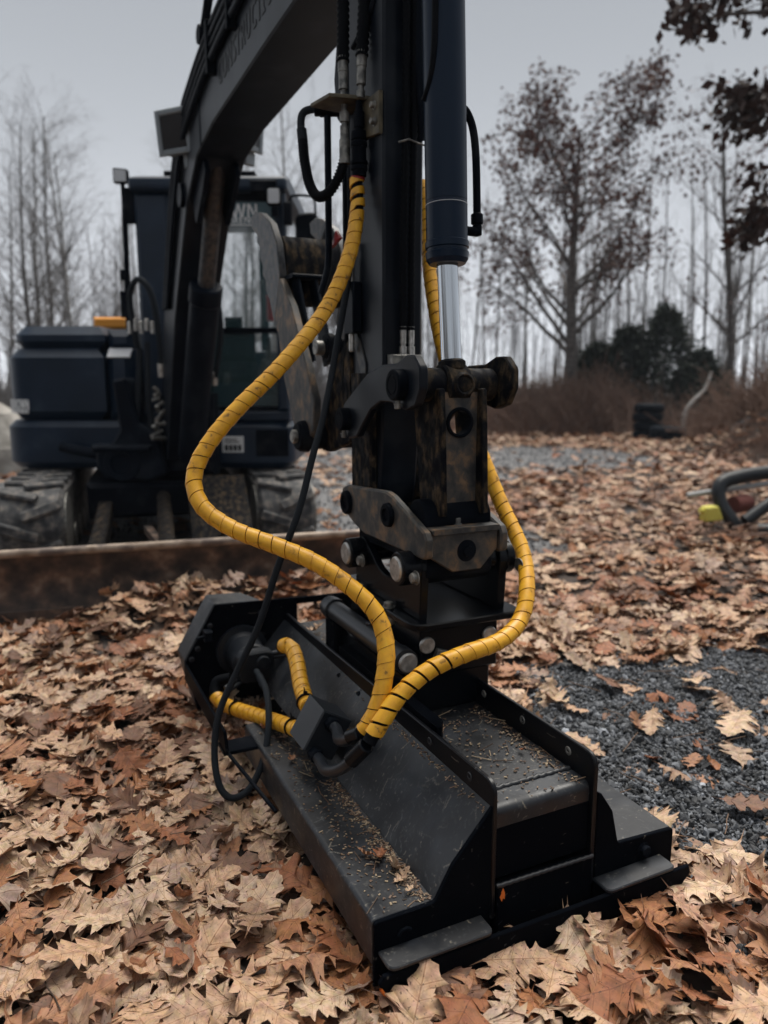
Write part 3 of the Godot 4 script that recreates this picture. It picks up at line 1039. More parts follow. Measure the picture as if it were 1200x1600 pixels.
	# pin ears
	for s in 2:
		b = MB.new()
		var x0: float = [0.372, 0.630][s]
		var ear := PackedVector2Array([Vector2(-0.505, 0.6455), Vector2(-0.495, 0.79)])
		ear.append_array(circle(-0.54, 0.792, 0.048, 8, 0.0, 2.4))
		ear.append_array(circle(-0.72, 0.86, 0.135, 8, -0.75, -2.35))
		ear.append_array(circle(-0.90, 0.762, 0.048, 8, 0.7, PI))
		ear.append_array([Vector2(-0.95, 0.76), Vector2(-0.95, 0.6455)])
		b.prism(ear, "x", x0, x0 + 0.026, 0.003)
		var er := part("pin_ear", b, M.gloss_black, t, ARM)
		for q in [Vector2(-0.54, 0.792), Vector2(-0.90, 0.762)]:
			b = MB.new()
			var xa := 0.318 if s == 0 else 0.6565
			b.lathe(Vector3(xa, q.y, q.x), Vector3.RIGHT, [Vector2(0, 0.036), Vector2(0, 0.044), Vector2(0.004, 0.048), Vector2(0.0535 if s == 0 else 0.026, 0.048), Vector2(0.0535 if s == 0 else 0.026, 0.02)], 26)
			part("pin_boss", b, M.gloss_black, er, ARM)
			b = MB.new()
			if s == 0: b.cyl(Vector3(0.312, q.y, q.x), Vector3(0.36, q.y, q.x), 0.0355, 26, 0.004)
			else: b.cyl(Vector3(0.66, q.y, q.x), Vector3(0.692, q.y, q.x), 0.0355, 26, 0.004)
			part("pin_end", b, M.bright_steel, er, ARM)
			b = MB.new()
			if s == 0: b.hexbolt(Vector3(0.345, q.y - 0.012, q.x + 0.066), Vector3.LEFT, 0.015, 0.014)
			else: b.hexbolt(Vector3(0.68, q.y - 0.012, q.x + 0.066), Vector3.RIGHT, 0.015, 0.014)
			part("keeper_bolt", b, M.dull_steel, er, ARM)
	b = MB.new()
	for q in [Vector2(-0.54, 0.792), Vector2(-0.90, 0.762)]:
		b.cyl(Vector3(0.3985, q.y, q.x), Vector3(0.6295, q.y, q.x), 0.034, 20)
	part("cross_pins", b, M.gloss_black, t, ARM)
	# swing cylinder beside the turn box
	b = MB.new()
	b.lathe(Vector3(0.335, 0.53, -1.10), Vector3.BACK, [Vector2(0, 0), Vector2(0, 0.036), Vector2(0.03, 0.040), Vector2(0.06, 0.040), Vector2(0.062, 0.033), Vector2(0.54, 0.033), Vector2(0.545, 0.036), Vector2(0.59, 0.036), Vector2(0.595, 0.0)], 24)
	b.cyl(Vector3(0.335, 0.556, -0.76), Vector3(0.335, 0.572, -0.76), 0.012, 10)
	var sc := part("swing_cylinder", b, M.motor_paint, t, ARM)
	b = MB.new()
	b.cyl(Vector3(0.335, 0.53, -0.506), Vector3(0.335, 0.53, -0.494), 0.029, 24, 0.004)
	part("pin_head", b, M.bright_steel, sc, ARM)
	b = MB.new()
	b.box(Vector3(0.31, 0.35, -1.08), Vector3(0.372, 0.50, -0.99), 0.006)
	b.box(Vector3(0.305, 0.362, -0.95), Vector3(0.34, 0.44, -0.30), 0.012)
	part("cylinder_foot", b, M.black_paint, t, ARM)


# clippings, torn leaves and twigs that lie on the mower
func build_debris() -> void:
	var root := thing("leaf_debris", "torn leaf bits and dry clippings lying on the black mower hood", "debris", ARM * Vector3(0.42, 0.36, -0.5))
	root.set_meta("kind", "stuff")
	var lm := leaf_mesh(777, 0.8, 0.5, 1.0)
	var chip := MB.new()
	chip.box(Vector3(-0.5, -0.04, -0.045), Vector3(0.5, 0.04, 0.045), 0.0)
	var cm := chip.mesh()
	var a := []
	var ac := []
	var c := []
	var cc := []
	var top := func(x: float) -> float:
		if x < 0.148: return 0.1905
		if x < 0.19: return lerpf(0.192, 0.264, (x - 0.148) / 0.042)
		if x < 0.29: return lerpf(0.264, 0.376, (x - 0.19) / 0.10)
		return 0.3635
	var spots := [[0.134, 0.014, -0.08, 0.12, 520], [0.07, 0.04, -0.2, 0.16, 160], [0.13, 0.014, -0.42, 0.14, 300], [0.10, 0.04, -0.8, 0.2, 200], [0.43, 0.1, -0.45, 0.28, 420], [0.545, 0.015, -0.3, 0.2, 260], [0.40, 0.08, -1.25, 0.14, 260], [0.07, 0.05, -0.5, 0.5, 220], [0.32, 0.01, -0.2, 0.3, 120], [0.28, 0.004, -0.3, 0.25, 160], [0.5, 0.1, -0.62, 0.0, 0]]
	for s in spots:
		for i in int(s[4]):
			var x: float = s[0] + rng.randfn(0, s[1])
			var z: float = s[2] + rng.randfn(0, s[3])
			if z > -0.02 or z < -1.46 or x < 0.01 or x > 0.57: continue
			if x > 0.145 and x < 0.305 and not (x > 0.272 and x < 0.288): continue
			var y: float = top.call(x)
			if x < 0.13 and z < -1.0: continue
			if x > 0.3 and z < -0.5 and z > -1.05: continue
			var l := rng.randf_range(0.002, 0.011)
			if rng.randf() < 0.05: l = rng.randf_range(0.015, 0.07)
			var bb := Basis.from_euler(Vector3(0, rng.randf() * TAU, rng.randfn(0, 0.15))).scaled_local(Vector3(l, 0.02, rng.randf_range(0.015, 0.05) if l < 0.012 else 0.022))
			c.append(ARM * Transform3D(bb, Vector3(x, y + 0.001, z)))
			cc.append([Color(0.18, 0.12, 0.075), Color(0.11, 0.06, 0.035), Color(0.30, 0.23, 0.15), Color(0.07, 0.045, 0.03), Color(0.17, 0.12, 0.09)][rng.randi() % 5])
	for q in [[0.115, -0.14, 0.075, 1], [0.10, -0.19, 0.06, 5], [0.118, -0.10, 0.05, 0], [0.075, -0.21, 0.045, 4], [0.11, -0.055, 0.03, 1], [0.36, -0.36, 0.03, 4], [0.385, -0.40, 0.04, 0], [0.51, -0.2, 0.025, 5], [0.39, -1.2, 0.09, 2], [0.45, -1.28, 0.1, 6], [0.36, -1.32, 0.08, 0], [0.43, -1.1, 0.07, 3], [0.06, -0.72, 0.04, 4], [0.09, -0.86, 0.05, 2], [0.05, -0.95, 0.05, 5]]:
		var bb := Basis.from_euler(Vector3(rng.randfn(0, 0.3), rng.randf() * TAU, rng.randfn(0, 0.3))).scaled_local(Vector3.ONE * q[2])
		a.append(ARM * Transform3D(bb, Vector3(q[0], top.call(q[0]) + 0.008, q[1])))
		ac.append(PALETTE[q[3]])
	# leaves and litter inside the hood, under the motor
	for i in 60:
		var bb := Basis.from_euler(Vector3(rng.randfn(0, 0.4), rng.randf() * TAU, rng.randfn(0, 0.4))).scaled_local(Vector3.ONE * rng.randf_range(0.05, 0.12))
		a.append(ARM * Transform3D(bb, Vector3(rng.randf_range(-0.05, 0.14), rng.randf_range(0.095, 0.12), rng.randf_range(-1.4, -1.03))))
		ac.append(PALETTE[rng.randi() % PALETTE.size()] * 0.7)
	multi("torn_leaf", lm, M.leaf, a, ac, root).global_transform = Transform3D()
	multi("clipping", cm, M.stone, c, cc, root).global_transform = Transform3D()


# ---------------------------------------------------------------- hoses
func hose(called: String, label: String, pts: PackedVector3Array, r: float, pitch: float, gaps: Callable, start := 0.0, stop := 1.0) -> Node3D:
	var line := resample(smooth(pts, 10), 0.006)
	var mid := ARM * line[line.size() / 2]
	var t := thing(called, label, "hose", Vector3(mid.x, 0, mid.z))
	var b := MB.new()
	b.tube(line, r * 0.80, 12)
	part("rubber_hose", b, M.rubber, t, ARM)
	# one long strip wound round the hose
	var fr := MB.frames(line)
	var total := (line.size() - 1) * 0.006
	var sides := 18
	b = MB.new()
	var s0 := start * total
	var s1 := stop * total
	var s := s0 - pitch
	var last := []
	var k := 0
	while s < s1:
		var f := clampf(s / total, 0.0, 1.0)
		var width: float = pitch * (1.0 - gaps.call(f))
		var ring := []
		for e in [[0.0, 0.82], [0.0, 0.985], [0.12, 1.0], [0.88, 1.06], [1.0, 1.045], [1.0, 0.82]]:
			var q: float = clampf(clampf(s + width * e[0], s0, s1) / 0.006, 0.0, line.size() - 1.001)
			var i := int(q)
			var u := q - i
			var p := line[i].lerp(line[i + 1], u)
			var bs: Basis = fr[i]
			var an := TAU * k / sides
			var dir := (bs.x * cos(an) + bs.y * sin(an)).normalized()
			ring.append([p + dir * r * e[1], dir])
		if last.size():
			for i in 5:
				if i == 0 or i == 4:
					var tn: Vector3 = fr[clampi(int(s / 0.006), 0, line.size() - 1)].z * (-1.0 if i == 0 else 1.0)
					b.quad(last[i][0], last[i + 1][0], ring[i + 1][0], ring[i][0], tn, tn, tn, tn)
				else:
					b.quad(last[i][0], last[i + 1][0], ring[i + 1][0], ring[i][0], last[i][1], last[i + 1][1], ring[i + 1][1], ring[i][1])
		last = ring
		s += pitch / sides
		k += 1
	part("spiral_guard", b, M.yellow, t, ARM)
	return t


func tie(t: Node3D, p: Vector3, dir: Vector3, r: float) -> void:
	var b := MB.new()
	dir = dir.normalized()
	b.lathe(p - dir * 0.003, dir, [Vector2(0, r * 0.9), Vector2(0, r * 1.1), Vector2(0.006, r * 1.1), Vector2(0.006, r * 0.9)], 18)
	b.tbox(Transform3D(Basis.looking_at(dir, Vector3(0.2, 0.9, 0.3)), p + Vector3(0, r * 1.15, 0)), Vector3(0.012, 0.009, 0.008), 0.001)
	b.tube(PackedVector3Array([p + Vector3(0, r * 1.15, 0), p + Vector3(-0.006, r * 1.15 + 0.02, 0.006)]), 0.002, 5)
	part("cable_tie", b, M.rubber, t, ARM)


func build_hoses() -> void:
	var none := func(f: float) -> float: return 0.045 + 0.03 * sin(f * 41.0)
	var lh := func(f: float) -> float:
		if f < 0.035: return 0.38
		return 0.27 if f > 0.965 else 0.045 + 0.03 * sin(f * 41.0)
	var L := PackedVector3Array([Vector3(0.398, 1.918, -0.985), Vector3(0.388, 1.817, -0.958), Vector3(0.34, 1.672, -0.916), Vector3(0.252, 1.512, -0.890), Vector3(0.101, 1.351, -0.852), Vector3(-0.038, 1.225, -0.838), Vector3(-0.125, 1.130, -0.827), Vector3(-0.171, 1.045, -0.810), Vector3(-0.164, 0.972, -0.759), Vector3(-0.102, 0.916, -0.697), Vector3(-0.006, 0.876, -0.609), Vector3(0.076, 0.838, -0.540), Vector3(0.147, 0.782, -0.473), Vector3(0.194, 0.723, -0.417), Vector3(0.205, 0.657, -0.376), Vector3(0.191, 0.584, -0.347), Vector3(0.163, 0.502, -0.333), Vector3(0.132, 0.448, -0.337), Vector3(0.120, 0.430, -0.352)])
	hose("hydraulic_hose", "long yellow spiral wrapped hose bulging left from the stick down to the manifold", L, 0.0222, 0.0385, lh, 0.0, 0.99)
	var R := PackedVector3Array([Vector3(0.713, 1.978, -1.152), Vector3(0.713, 1.878, -1.112), Vector3(0.683, 1.655, -1.027), Vector3(0.673, 1.441, -0.934), Vector3(0.685, 1.255, -0.839), Vector3(0.706, 1.088, -0.731), Vector3(0.719, 0.939, -0.631), Vector3(0.716, 0.812, -0.508), Vector3(0.668, 0.722, -0.415), Vector3(0.609, 0.654, -0.363), Vector3(0.515, 0.623, -0.323), Vector3(0.398, 0.611, -0.309), Vector3(0.295, 0.585, -0.309), Vector3(0.212, 0.537, -0.305), Vector3(0.160, 0.484, -0.297), Vector3(0.122, 0.432, -0.297)])
	var rh := func(f: float) -> float: return 0.25 if f > 0.965 else (0.16 if f > 0.84 else 0.045 + 0.03 * sin(f * 37.0))
	hose("hydraulic_hose", "yellow spiral wrapped hose coming from behind the chrome rod, curving round the coupler's right", R, 0.0222, 0.0385, rh, 0.0, 0.99)
	var a := PackedVector3Array([Vector3(0.166, 0.395, -1.13), Vector3(0.170, 0.415, -1.088), Vector3(0.181, 0.411, -1.060), Vector3(0.178, 0.382, -1.000), Vector3(0.160, 0.341, -0.911), Vector3(0.142, 0.322, -0.805), Vector3(0.131, 0.333, -0.735)])
	var h := hose("hydraulic_hose", "short upright yellow wrapped hose between the motor and the manifold block", a, 0.0255, 0.036, none, 0.07, 0.94)
	tie(h, Vector3(0.141, 0.325, -0.815), Vector3(-0.1, -0.1, 1), 0.027)
	a = PackedVector3Array([Vector3(0.03, 0.235, -1.32), Vector3(-0.017, 0.22, -1.34), Vector3(-0.03, 0.185, -1.31), Vector3(-0.012, 0.172, -1.24), Vector3(0.031, 0.188, -1.112), Vector3(0.077, 0.225, -0.928), Vector3(0.105, 0.255, -0.78), Vector3(0.111, 0.268, -0.735)])
	h = hose("hydraulic_hose", "short level yellow wrapped hose crossing low over the mower hood", a, 0.0245, 0.036, none, 0.16, 0.95)
	tie(h, Vector3(0.010, 0.180, -1.175), Vector3(0.3, 0.1, 1), 0.026)
	tie(h, Vector3(0.098, 0.248, -0.82), Vector3(0.2, 0.2, 1), 0.026)
	var c := PackedVector3Array([Vector3(0.41, 1.742, -1.06), Vector3(0.392, 1.623, -1.045), Vector3(0.334, 1.436, -0.993), Vector3(0.259, 1.218, -0.920), Vector3(0.196, 1.077, -0.867), Vector3(0.136, 0.920, -0.831), Vector3(0.073, 0.770, -0.833), Vector3(0.014, 0.582, -0.858), Vector3(-0.051, 0.427, -0.893), Vector3(-0.106, 0.312, -0.897), Vector3(-0.132, 0.201, -0.877), Vector3(-0.132, 0.106, -0.836), Vector3(-0.100, 0.064, -0.813), Vector3(-0.044, 0.082, -0.812), Vector3(0.009, 0.157, -0.835), Vector3(0.044, 0.242, -0.891), Vector3(0.071, 0.300, -1.002), Vector3(0.098, 0.286, -1.20), Vector3(0.12, 0.25, -1.30)])
	var b := MB.new()
	b.tube(smooth(c, 8), 0.0105, 12)
	var t := thing("drain_hose", "thin black rubber hose looping down over the mower to the leaves", "hose", ARM * Vector3(-0.1, 0, -0.8))
	part("rubber_hose", b, M.rubber_grey, t, ARM)
	b = MB.new()
	b.cyl(Vector3(0.079, 0.293, -1.05), Vector3(0.095, 0.288, -1.17), 0.014, 12)
	part("hose_end", b, M.satin_black, t, ARM)


# a ribbed protective sleeve on a hose
func ribbed(b: MB, pts: PackedVector3Array, r: float, pitch: float) -> void:
	var line := resample(smooth(pts, 8), pitch / 4.0)
	var rr := PackedFloat32Array()
	for i in line.size(): rr.append(r * [1.0, 1.0, 0.82, 0.82][i % 4])
	b.tube_r(line, rr, 12)
	

# ---------------------------------------------------------------- the excavator
func build_excavator() -> void:
	var t := thing("excavator", "dark blue compact excavator with its arm reaching towards the camera", "excavator", Vector3(-1.96, 0, -6.53))
	excavator_arm(t)
	excavator_thumb(t)
	excavator_boom(t)
	excavator_house(t)
	excavator_under(t)


func excavator_arm(t: Node3D) -> void:
	var b := MB.new()
	# stick
	b.prism(rounded(P([-1.14, 2.9, -0.865, 2.9, -0.865, 1.25, -0.895, 0.98, -0.93, 0.84, -1.03, 0.84, -1.07, 0.98, -1.105, 1.3]), [0, 0, 0.02, 0.02, 0.04, 0.04, 0.02, 0.02], 4), "x", 0.432, 0.568, 0.008)
	var st := part("stick", b, M.boom_paint, t, ARM)
	b = MB.new()
	b.cyl(Vector3(0.389, 0.896, -0.977), Vector3(0.60, 0.896, -0.977), 0.066, 26, 0.004)
	b.box(Vector3(0.405, 0.92, -1.06), Vector3(0.4315, 1.33, -0.905), 0.006)
	b.box(Vector3(0.5685, 0.92, -1.06), Vector3(0.595, 1.33, -0.905), 0.006)
	part("stick_nose", b, M.muddy, st, ARM)
	b = MB.new()
	b.prism(rounded(P([-1.12, 1.50, -1.09, 1.52, -0.985, 1.36, -0.99, 1.30, -1.03, 1.33]), 0.01, 3), "x", 0.426, 0.4325, 0.002)
	part("weld_scar", b, M.worn_steel, st, ARM)
	# upper casting of the stick, seen at its rear
	b = MB.new()
	b.prism(rounded(P([-1.14, 2.16, -1.17, 2.13, -1.25, 2.17, -1.27, 2.3, -1.22, 2.5, -1.14, 2.9]), 0.03, 4), "x", 0.44, 0.56, 0.006)
	part("stick_gusset", b, M.arm_paint, st, ARM)
	b = MB.new()
	b.cyl(Vector3(0.427, 2.24, -1.20), Vector3(0.44, 2.24, -1.20), 0.03, 20)
	part("pin_head", b, M.arm_paint, st, ARM)
	# weld rib across the upper stick
	b = MB.new()
	b.tube(smooth(PackedVector3Array([Vector3(0.43, 2.33, -1.08), Vector3(0.428, 2.36, -0.98), Vector3(0.43, 2.40, -0.92), Vector3(0.43, 2.46, -0.885)]), 6), 0.009, 8)
	part("weld_bead", b, M.arm_paint, st, ARM)
	# hoses running down the front face
	for x in [0.492, 0.520]:
		b = MB.new()
		ribbed(b, PackedVector3Array([Vector3(x, 1.46, -0.848), Vector3(x - 0.004, 1.7, -0.842), Vector3(x + 0.004, 2.1, -0.845), Vector3(x, 2.8, -0.84)]), 0.0115, 0.02)
		part("sleeved_hose", b, M.rubber, t, ARM)
		b = MB.new()
		b.lathe(Vector3(x, 1.385, -0.848), Vector3.UP, [Vector2(0, 0), Vector2(0, 0.012), Vector2(0.025, 0.012), Vector2(0.026, 0.008), Vector2(0.032, 0.008), Vector2(0.033, 0.010), Vector2(0.085, 0.010), Vector2(0.085, 0)], 10)
		part("hose_fitting", b, M.bright_steel, t, ARM)
	b = MB.new()
	b.box(Vector3(0.445, 1.345, -0.864), Vector3(0.545, 1.385, -0.825), 0.003)
	part("port_block", b, M.dull_steel, t, ARM)
	b = MB.new()
	b.tube(smooth(PackedVector3Array([Vector3(0.532, 2.9, -0.845), Vector3(0.535, 2.35, -0.845), Vector3(0.54, 2.16, -0.84), Vector3(0.548, 2.08, -0.845), Vector3(0.555, 2.02, -0.87)]), 6), 0.017, 10)
	part("steel_pipe", b, M.arm_paint, t, ARM)
	b = MB.new()
	b.tube(PackedVector3Array([Vector3(0.47, 1.995, -0.84), Vector3(0.50, 2.005, -0.832), Vector3(0.53, 1.998, -0.832), Vector3(0.56, 1.997, -0.84)]), 0.003, 6)
	part("hose_clamp", b, M.dull_steel, t, ARM)
	# side tab on the right with a red cap, and a red flag on the left
	b = MB.new()
	b.lathe(Vector3(0.568, 1.655, -0.93), Vector3.RIGHT, [Vector2(0, 0.02), Vector2(0.012, 0.022), Vector2(0.024, 0.016), Vector2(0.03, 0.0)], 14, true)
	part("red_cap", b, M.red, t, ARM)
	b = MB.new()
	b.prism(P([-1.17, 1.80, -1.21, 1.75, -1.13, 1.77]), "x", 0.40, 0.412, 0.002)
	part("red_tag", b, M.red, t, ARM)
	# bulkhead bracket for the attachment hoses
	b = MB.new()
	b.prism(P([0.29, -1.09, 0.31, -0.985, 0.4315, -0.955, 0.4315, -1.10]), "y", 2.140, 2.152, 0.002)
	b.prism(P([-0.985, 2.139, -0.865, 2.139, -0.865, 2.02, -0.985, 2.035]), "x", 0.418, 0.4315, 0.002)
	var br := part("hose_bracket", b, M.zinc_olive, t, ARM)
	for y in [2.105, 2.06]:
		b = MB.new()
		b.hexbolt(Vector3(0.418, y, -0.895), Vector3.LEFT, 0.0095, 0.012)
		part("bracket_bolt", b, M.dull_steel, br, ARM)
	# two sleeved hoses coming down to the bracket
	for q in [[Vector3(0.372, 2.16, -1.02), Vector3(0.376, 2.9, -1.05)], [Vector3(0.405, 2.16, -0.965), Vector3(0.425, 2.9, -0.94)]]:
		b = MB.new()
		var d: Vector3 = (q[1] - q[0]).normalized()
		b.lathe(q[0] - d * 0.015, d, [Vector2(0, 0), Vector2(0, 0.013), Vector2(0.02, 0.013), Vector2(0.021, 0.009), Vector2(0.035, 0.009), Vector2(0.036, 0.0145), Vector2(0.085, 0.0145), Vector2(0.086, 0.016), Vector2(0.13, 0.016), Vector2(0.13, 0)], 12)
		part("hose_fitting", b, M.dull_steel, t, ARM)
		b = MB.new()
		ribbed(b, PackedVector3Array([q[0] + d * 0.10, q[0] + d * 0.3 + Vector3(0.004, 0, 0), q[0] + d * 0.5, q[1]]), 0.020, 0.018)
		part("sleeved_hose", b, M.rubber, t, ARM)
	# below the bracket: a return hose that loops back, and the quick coupling of the yellow hose
	b = MB.new()
	b.lathe(Vector3(0.375, 2.139, -1.022), Vector3.DOWN, [Vector2(0, 0.010), Vector2(0.02, 0.010), Vector2(0.021, 0.015), Vector2(0.05, 0.015), Vector2(0.051, 0.010), Vector2(0.06, 0.010), Vector2(0.061, 0.014), Vector2(0.10, 0.014), Vector2(0.101, 0.017), Vector2(0.17, 0.017), Vector2(0.17, 0)], 12)
	part("hose_fitting", b, M.dull_steel, t, ARM)
	b = MB.new()
	ribbed(b, PackedVector3Array([Vector3(0.376, 2.0, -1.022), Vector3(0.374, 1.975, -1.03), Vector3(0.362, 1.932, -1.045), Vector3(0.34, 1.892, -1.07), Vector3(0.318, 1.886, -1.11), Vector3(0.305, 1.93, -1.15), Vector3(0.30, 2.01, -1.18), Vector3(0.302, 2.075, -1.20)]), 0.017, 0.011)
	part("sleeved_hose", b, M.rubber, t, ARM)
	b = MB.new()
	b.tube(smooth(PackedVector3Array([Vector3(0.302, 2.07, -1.20), Vector3(0.303, 2.13, -1.218), Vector3(0.312, 2.165, -1.222), Vector3(0.335, 2.178, -1.215), Vector3(0.36, 2.178, -1.20)]), 6), 0.0125, 10)
	b.cyl(Vector3(0.3025, 2.07, -1.20), Vector3(0.303, 2.115, -1.213), 0.0165, 12)
	part("hose_fitting", b, M.rubber_grey, t, ARM)
	b = MB.new()
	b.cyl(Vector3(0.345, 2.178, -1.205), Vector3(0.43, 2.178, -1.17), 0.022, 12)
	b.cyl(Vector3(0.36, 2.178, -1.20), Vector3(0.375, 2.178, -1.193), 0.027, 6)
	part("tee_fitting", b, M.rubber, t, ARM)
	b = MB.new()
	b.tube(smooth(PackedVector3Array([Vector3(0.385, 2.17, -1.19), Vector3(0.385, 1.9, -1.19), Vector3(0.383, 1.72, -1.19), Vector3(0.378, 1.66, -1.2), Vector3(0.365, 1.60, -1.22)]), 6), 0.0115, 10)
	b.tube(PackedVector3Array([Vector3(0.415, 2.15, -1.12), Vector3(0.415, 1.5, -1.12)]), 0.008, 8)
	part("steel_pipe", b, M.arm_paint, t, ARM)
	b = MB.new()
	b.lathe(Vector3(0.403, 2.139, -0.975), Vector3.DOWN, [Vector2(0, 0.010), Vector2(0.03, 0.012), Vector2(0.031, 0.016), Vector2(0.075, 0.016), Vector2(0.076, 0.013), Vector2(0.085, 0.013), Vector2(0.086, 0.023), Vector2(0.11, 0.025), Vector2(0.113, 0.021), Vector2(0.118, 0.025), Vector2(0.13, 0.025), Vector2(0.131, 0.022), Vector2(0.17, 0.022), Vector2(0.171, 0.026), Vector2(0.18, 0.026), Vector2(0.183, 0.022), Vector2(0.187, 0.026), Vector2(0.197, 0.026), Vector2(0.2, 0.022), Vector2(0.215, 0.022), Vector2(0.215, 0)], 16)
	part("quick_coupling", b, M.satin_black, t, ARM)
	b = MB.new()
	b.cyl(Vector3(0.401, 1.925, -0.98), Vector3(0.400, 1.915, -0.981), 0.0225, 14)
	part("red_cap", b, M.red, t, ARM)
	# valve on the stick's left flank, half hidden by the yellow hose
	b = MB.new()
	b.box(Vector3(0.398, 1.46, -1.10), Vector3(0.4315, 1.62, -1.02), 0.005)
	var vb := part("valve_block", b, M.arm_paint, t, ARM)
	b = MB.new()
	b.cyl(Vector3(0.41, 1.40, -1.06), Vector3(0.41, 1.46, -1.06), 0.010, 8)
	b.cyl(Vector3(0.41, 1.62, -1.06), Vector3(0.41, 1.70, -1.06), 0.010, 8)
	part("hose_fitting", b, M.bright_steel, vb, ARM)

	# bucket cylinder
	b = MB.new()
	b.lathe(Vector3(0.5, 1.62, -0.598), Vector3(0, 1, -0.058), [Vector2(0.0, 0.03), Vector2(0.0, 0.050), Vector2(0.012, 0.058), Vector2(0.03, 0.060), Vector2(0.032, 0.0565), Vector2(0.04, 0.0565), Vector2(0.042, 0.060), Vector2(0.058, 0.060), Vector2(0.06, 0.057), Vector2(0.16, 0.057), Vector2(0.161, 0.0562), Vector2(0.165, 0.0562), Vector2(0.166, 0.057), Vector2(1.4, 0.057), Vector2(1.4, 0)], 40)
	var cy := part("bucket_cylinder", b, M.barrel_paint, t, ARM)
	b = MB.new()
	b.lathe(Vector3(0.5, 1.775, -0.607), Vector3(0, 1, -0.058), [Vector2(-0.0012, 0.0568), Vector2(-0.0008, 0.0577), Vector2(0.0008, 0.0577), Vector2(0.0012, 0.0568)], 40)
	part("scribed_ring", b, M.faded_white, cy, ARM)
	b = MB.new()
	b.cyl(Vector3(0.5, 1.30, -0.562), Vector3(0.5, 1.63, -0.5985), 0.0285, 32)
	part("chrome_rod", b, M.chrome, cy, ARM)
	b = MB.new()
	b.tube(smooth(PackedVector3Array([Vector3(0.548, 2.04, -0.63), Vector3(0.572, 2.03, -0.63), Vector3(0.592, 1.99, -0.628), Vector3(0.600, 1.92, -0.622), Vector3(0.602, 1.80, -0.615), Vector3(0.602, 1.745, -0.612)]), 6), 0.011, 10)
	b.cyl(Vector3(0.602, 1.765, -0.613), Vector3(0.602, 1.735, -0.611), 0.017, 6)
	b.cyl(Vector3(0.602, 1.735, -0.611), Vector3(0.602, 1.705, -0.609), 0.013, 12)
	b.cyl(Vector3(0.605, 1.715, -0.610), Vector3(0.553, 1.715, -0.607), 0.013, 12)
	part("port_pipe", b, M.satin_black, cy, ARM)
	b = MB.new()
	b.tube(smooth(PackedVector3Array([Vector3(0.462, 2.6, -0.61), Vector3(0.455, 2.3, -0.60), Vector3(0.452, 2.16, -0.598), Vector3(0.448, 2.08, -0.61), Vector3(0.443, 2.04, -0.635)]), 6), 0.009, 8)
	part("port_pipe", b, M.rubber, cy, ARM)
	# rod eye on the link pin
	b = MB.new()
	b.lathe(Vector3(0.462, 1.294, -0.566), Vector3.RIGHT, [Vector2(0, 0), Vector2(0, 0.052), Vector2(0.005, 0.058), Vector2(0.071, 0.058), Vector2(0.076, 0.052), Vector2(0.076, 0)], 28)
	b.cyl(Vector3(0.5, 1.33, -0.562), Vector3(0.5, 1.362, -0.566), 0.038, 24, 0.006)
	var eye := part("rod_eye", b, M.muddy, cy, ARM)
	b = MB.new()
	b.lathe(Vector3(0.508, 1.295, -0.512), Vector3(0, 0.1, 1), [Vector2(-0.004, 0), Vector2(-0.004, 0.020), Vector2(0.006, 0.023), Vector2(0.008, 0.027), Vector2(0.004, 0.033), Vector2(-0.01, 0.036)], 18, true)
	part("grease_pocket", b, M.muddy, eye, ARM)
	b = MB.new()
	b.cyl(Vector3(0.372, 1.294, -0.566), Vector3(0.462, 1.294, -0.566), 0.046, 26)
	part("link_spacer", b, M.muddy, t, ARM)
	b = MB.new()
	b.cyl(Vector3(0.538, 1.294, -0.566), Vector3(0.628, 1.294, -0.566), 0.046, 26)
	part("link_spacer", b, M.muddy, t, ARM)
	# guide links at either side
	for s in 2:
		b = MB.new()
		var x0: float = [0.345, 0.629][s]
		var lk := rounded(P([-0.995, 1.20, -0.975, 1.235, -0.90, 1.275, -0.80, 1.325, -0.69, 1.350, -0.60, 1.352, -0.545, 1.372, -0.50, 1.372, -0.465, 1.340, -0.462, 1.285, -0.49, 1.240, -0.545, 1.226, -0.63, 1.245, -0.70, 1.247, -0.77, 1.222, -0.83, 1.175, -0.875, 1.135, -0.94, 1.125, -0.985, 1.15]), 0.02, 3)
		b.prism(lk, "x", x0, x0 + 0.026, 0.004)
		var gl := part("guide_link", b, M.boom_paint if s == 0 else M.muddy, t, ARM)
		for q in [[Vector2(-0.947, 1.186), 0.036], [Vector2(-0.566, 1.294), 0.042]]:
			var p: Vector2 = q[0]
			b = MB.new()
			var xo := x0 - 0.030 if s == 0 else x0 + 0.0265
			b.lathe(Vector3(xo, p.y, p.x), Vector3.RIGHT, [Vector2(0, 0), Vector2(0, q[1] * 0.55), Vector2(0.002, q[1] * 0.58), Vector2(0.002, q[1] * 0.62), Vector2(0, q[1] * 0.65), Vector2(0, q[1] * 0.9), Vector2(0.004, q[1]), Vector2(0.0295, q[1]), Vector2(0.0295, 0)], 28)
			part("link_pin", b, M.satin_black, gl, ARM)
			if s == 0:
				b = MB.new()
				b.hexbolt(Vector3(x0 - 0.012, p.y - q[1] - 0.008, p.x), Vector3.DOWN, 0.009, 0.012)
				b.cyl(Vector3(x0 - 0.012, p.y - q[1] + 0.004, p.x), Vector3(x0 - 0.012, p.y - q[1] - 0.01, p.x), 0.007, 8)
				part("grease_nipple", b, M.dull_steel, gl, ARM)
	b = MB.new()
	b.cyl(Vector3(0.3715, 1.186, -0.947), Vector3(0.6285, 1.186, -0.947), 0.030, 20)
	part("link_shaft", b, M.satin_black, t, ARM)
	# tipping link: two flanges and a web with a round hole through it
	b = MB.new()
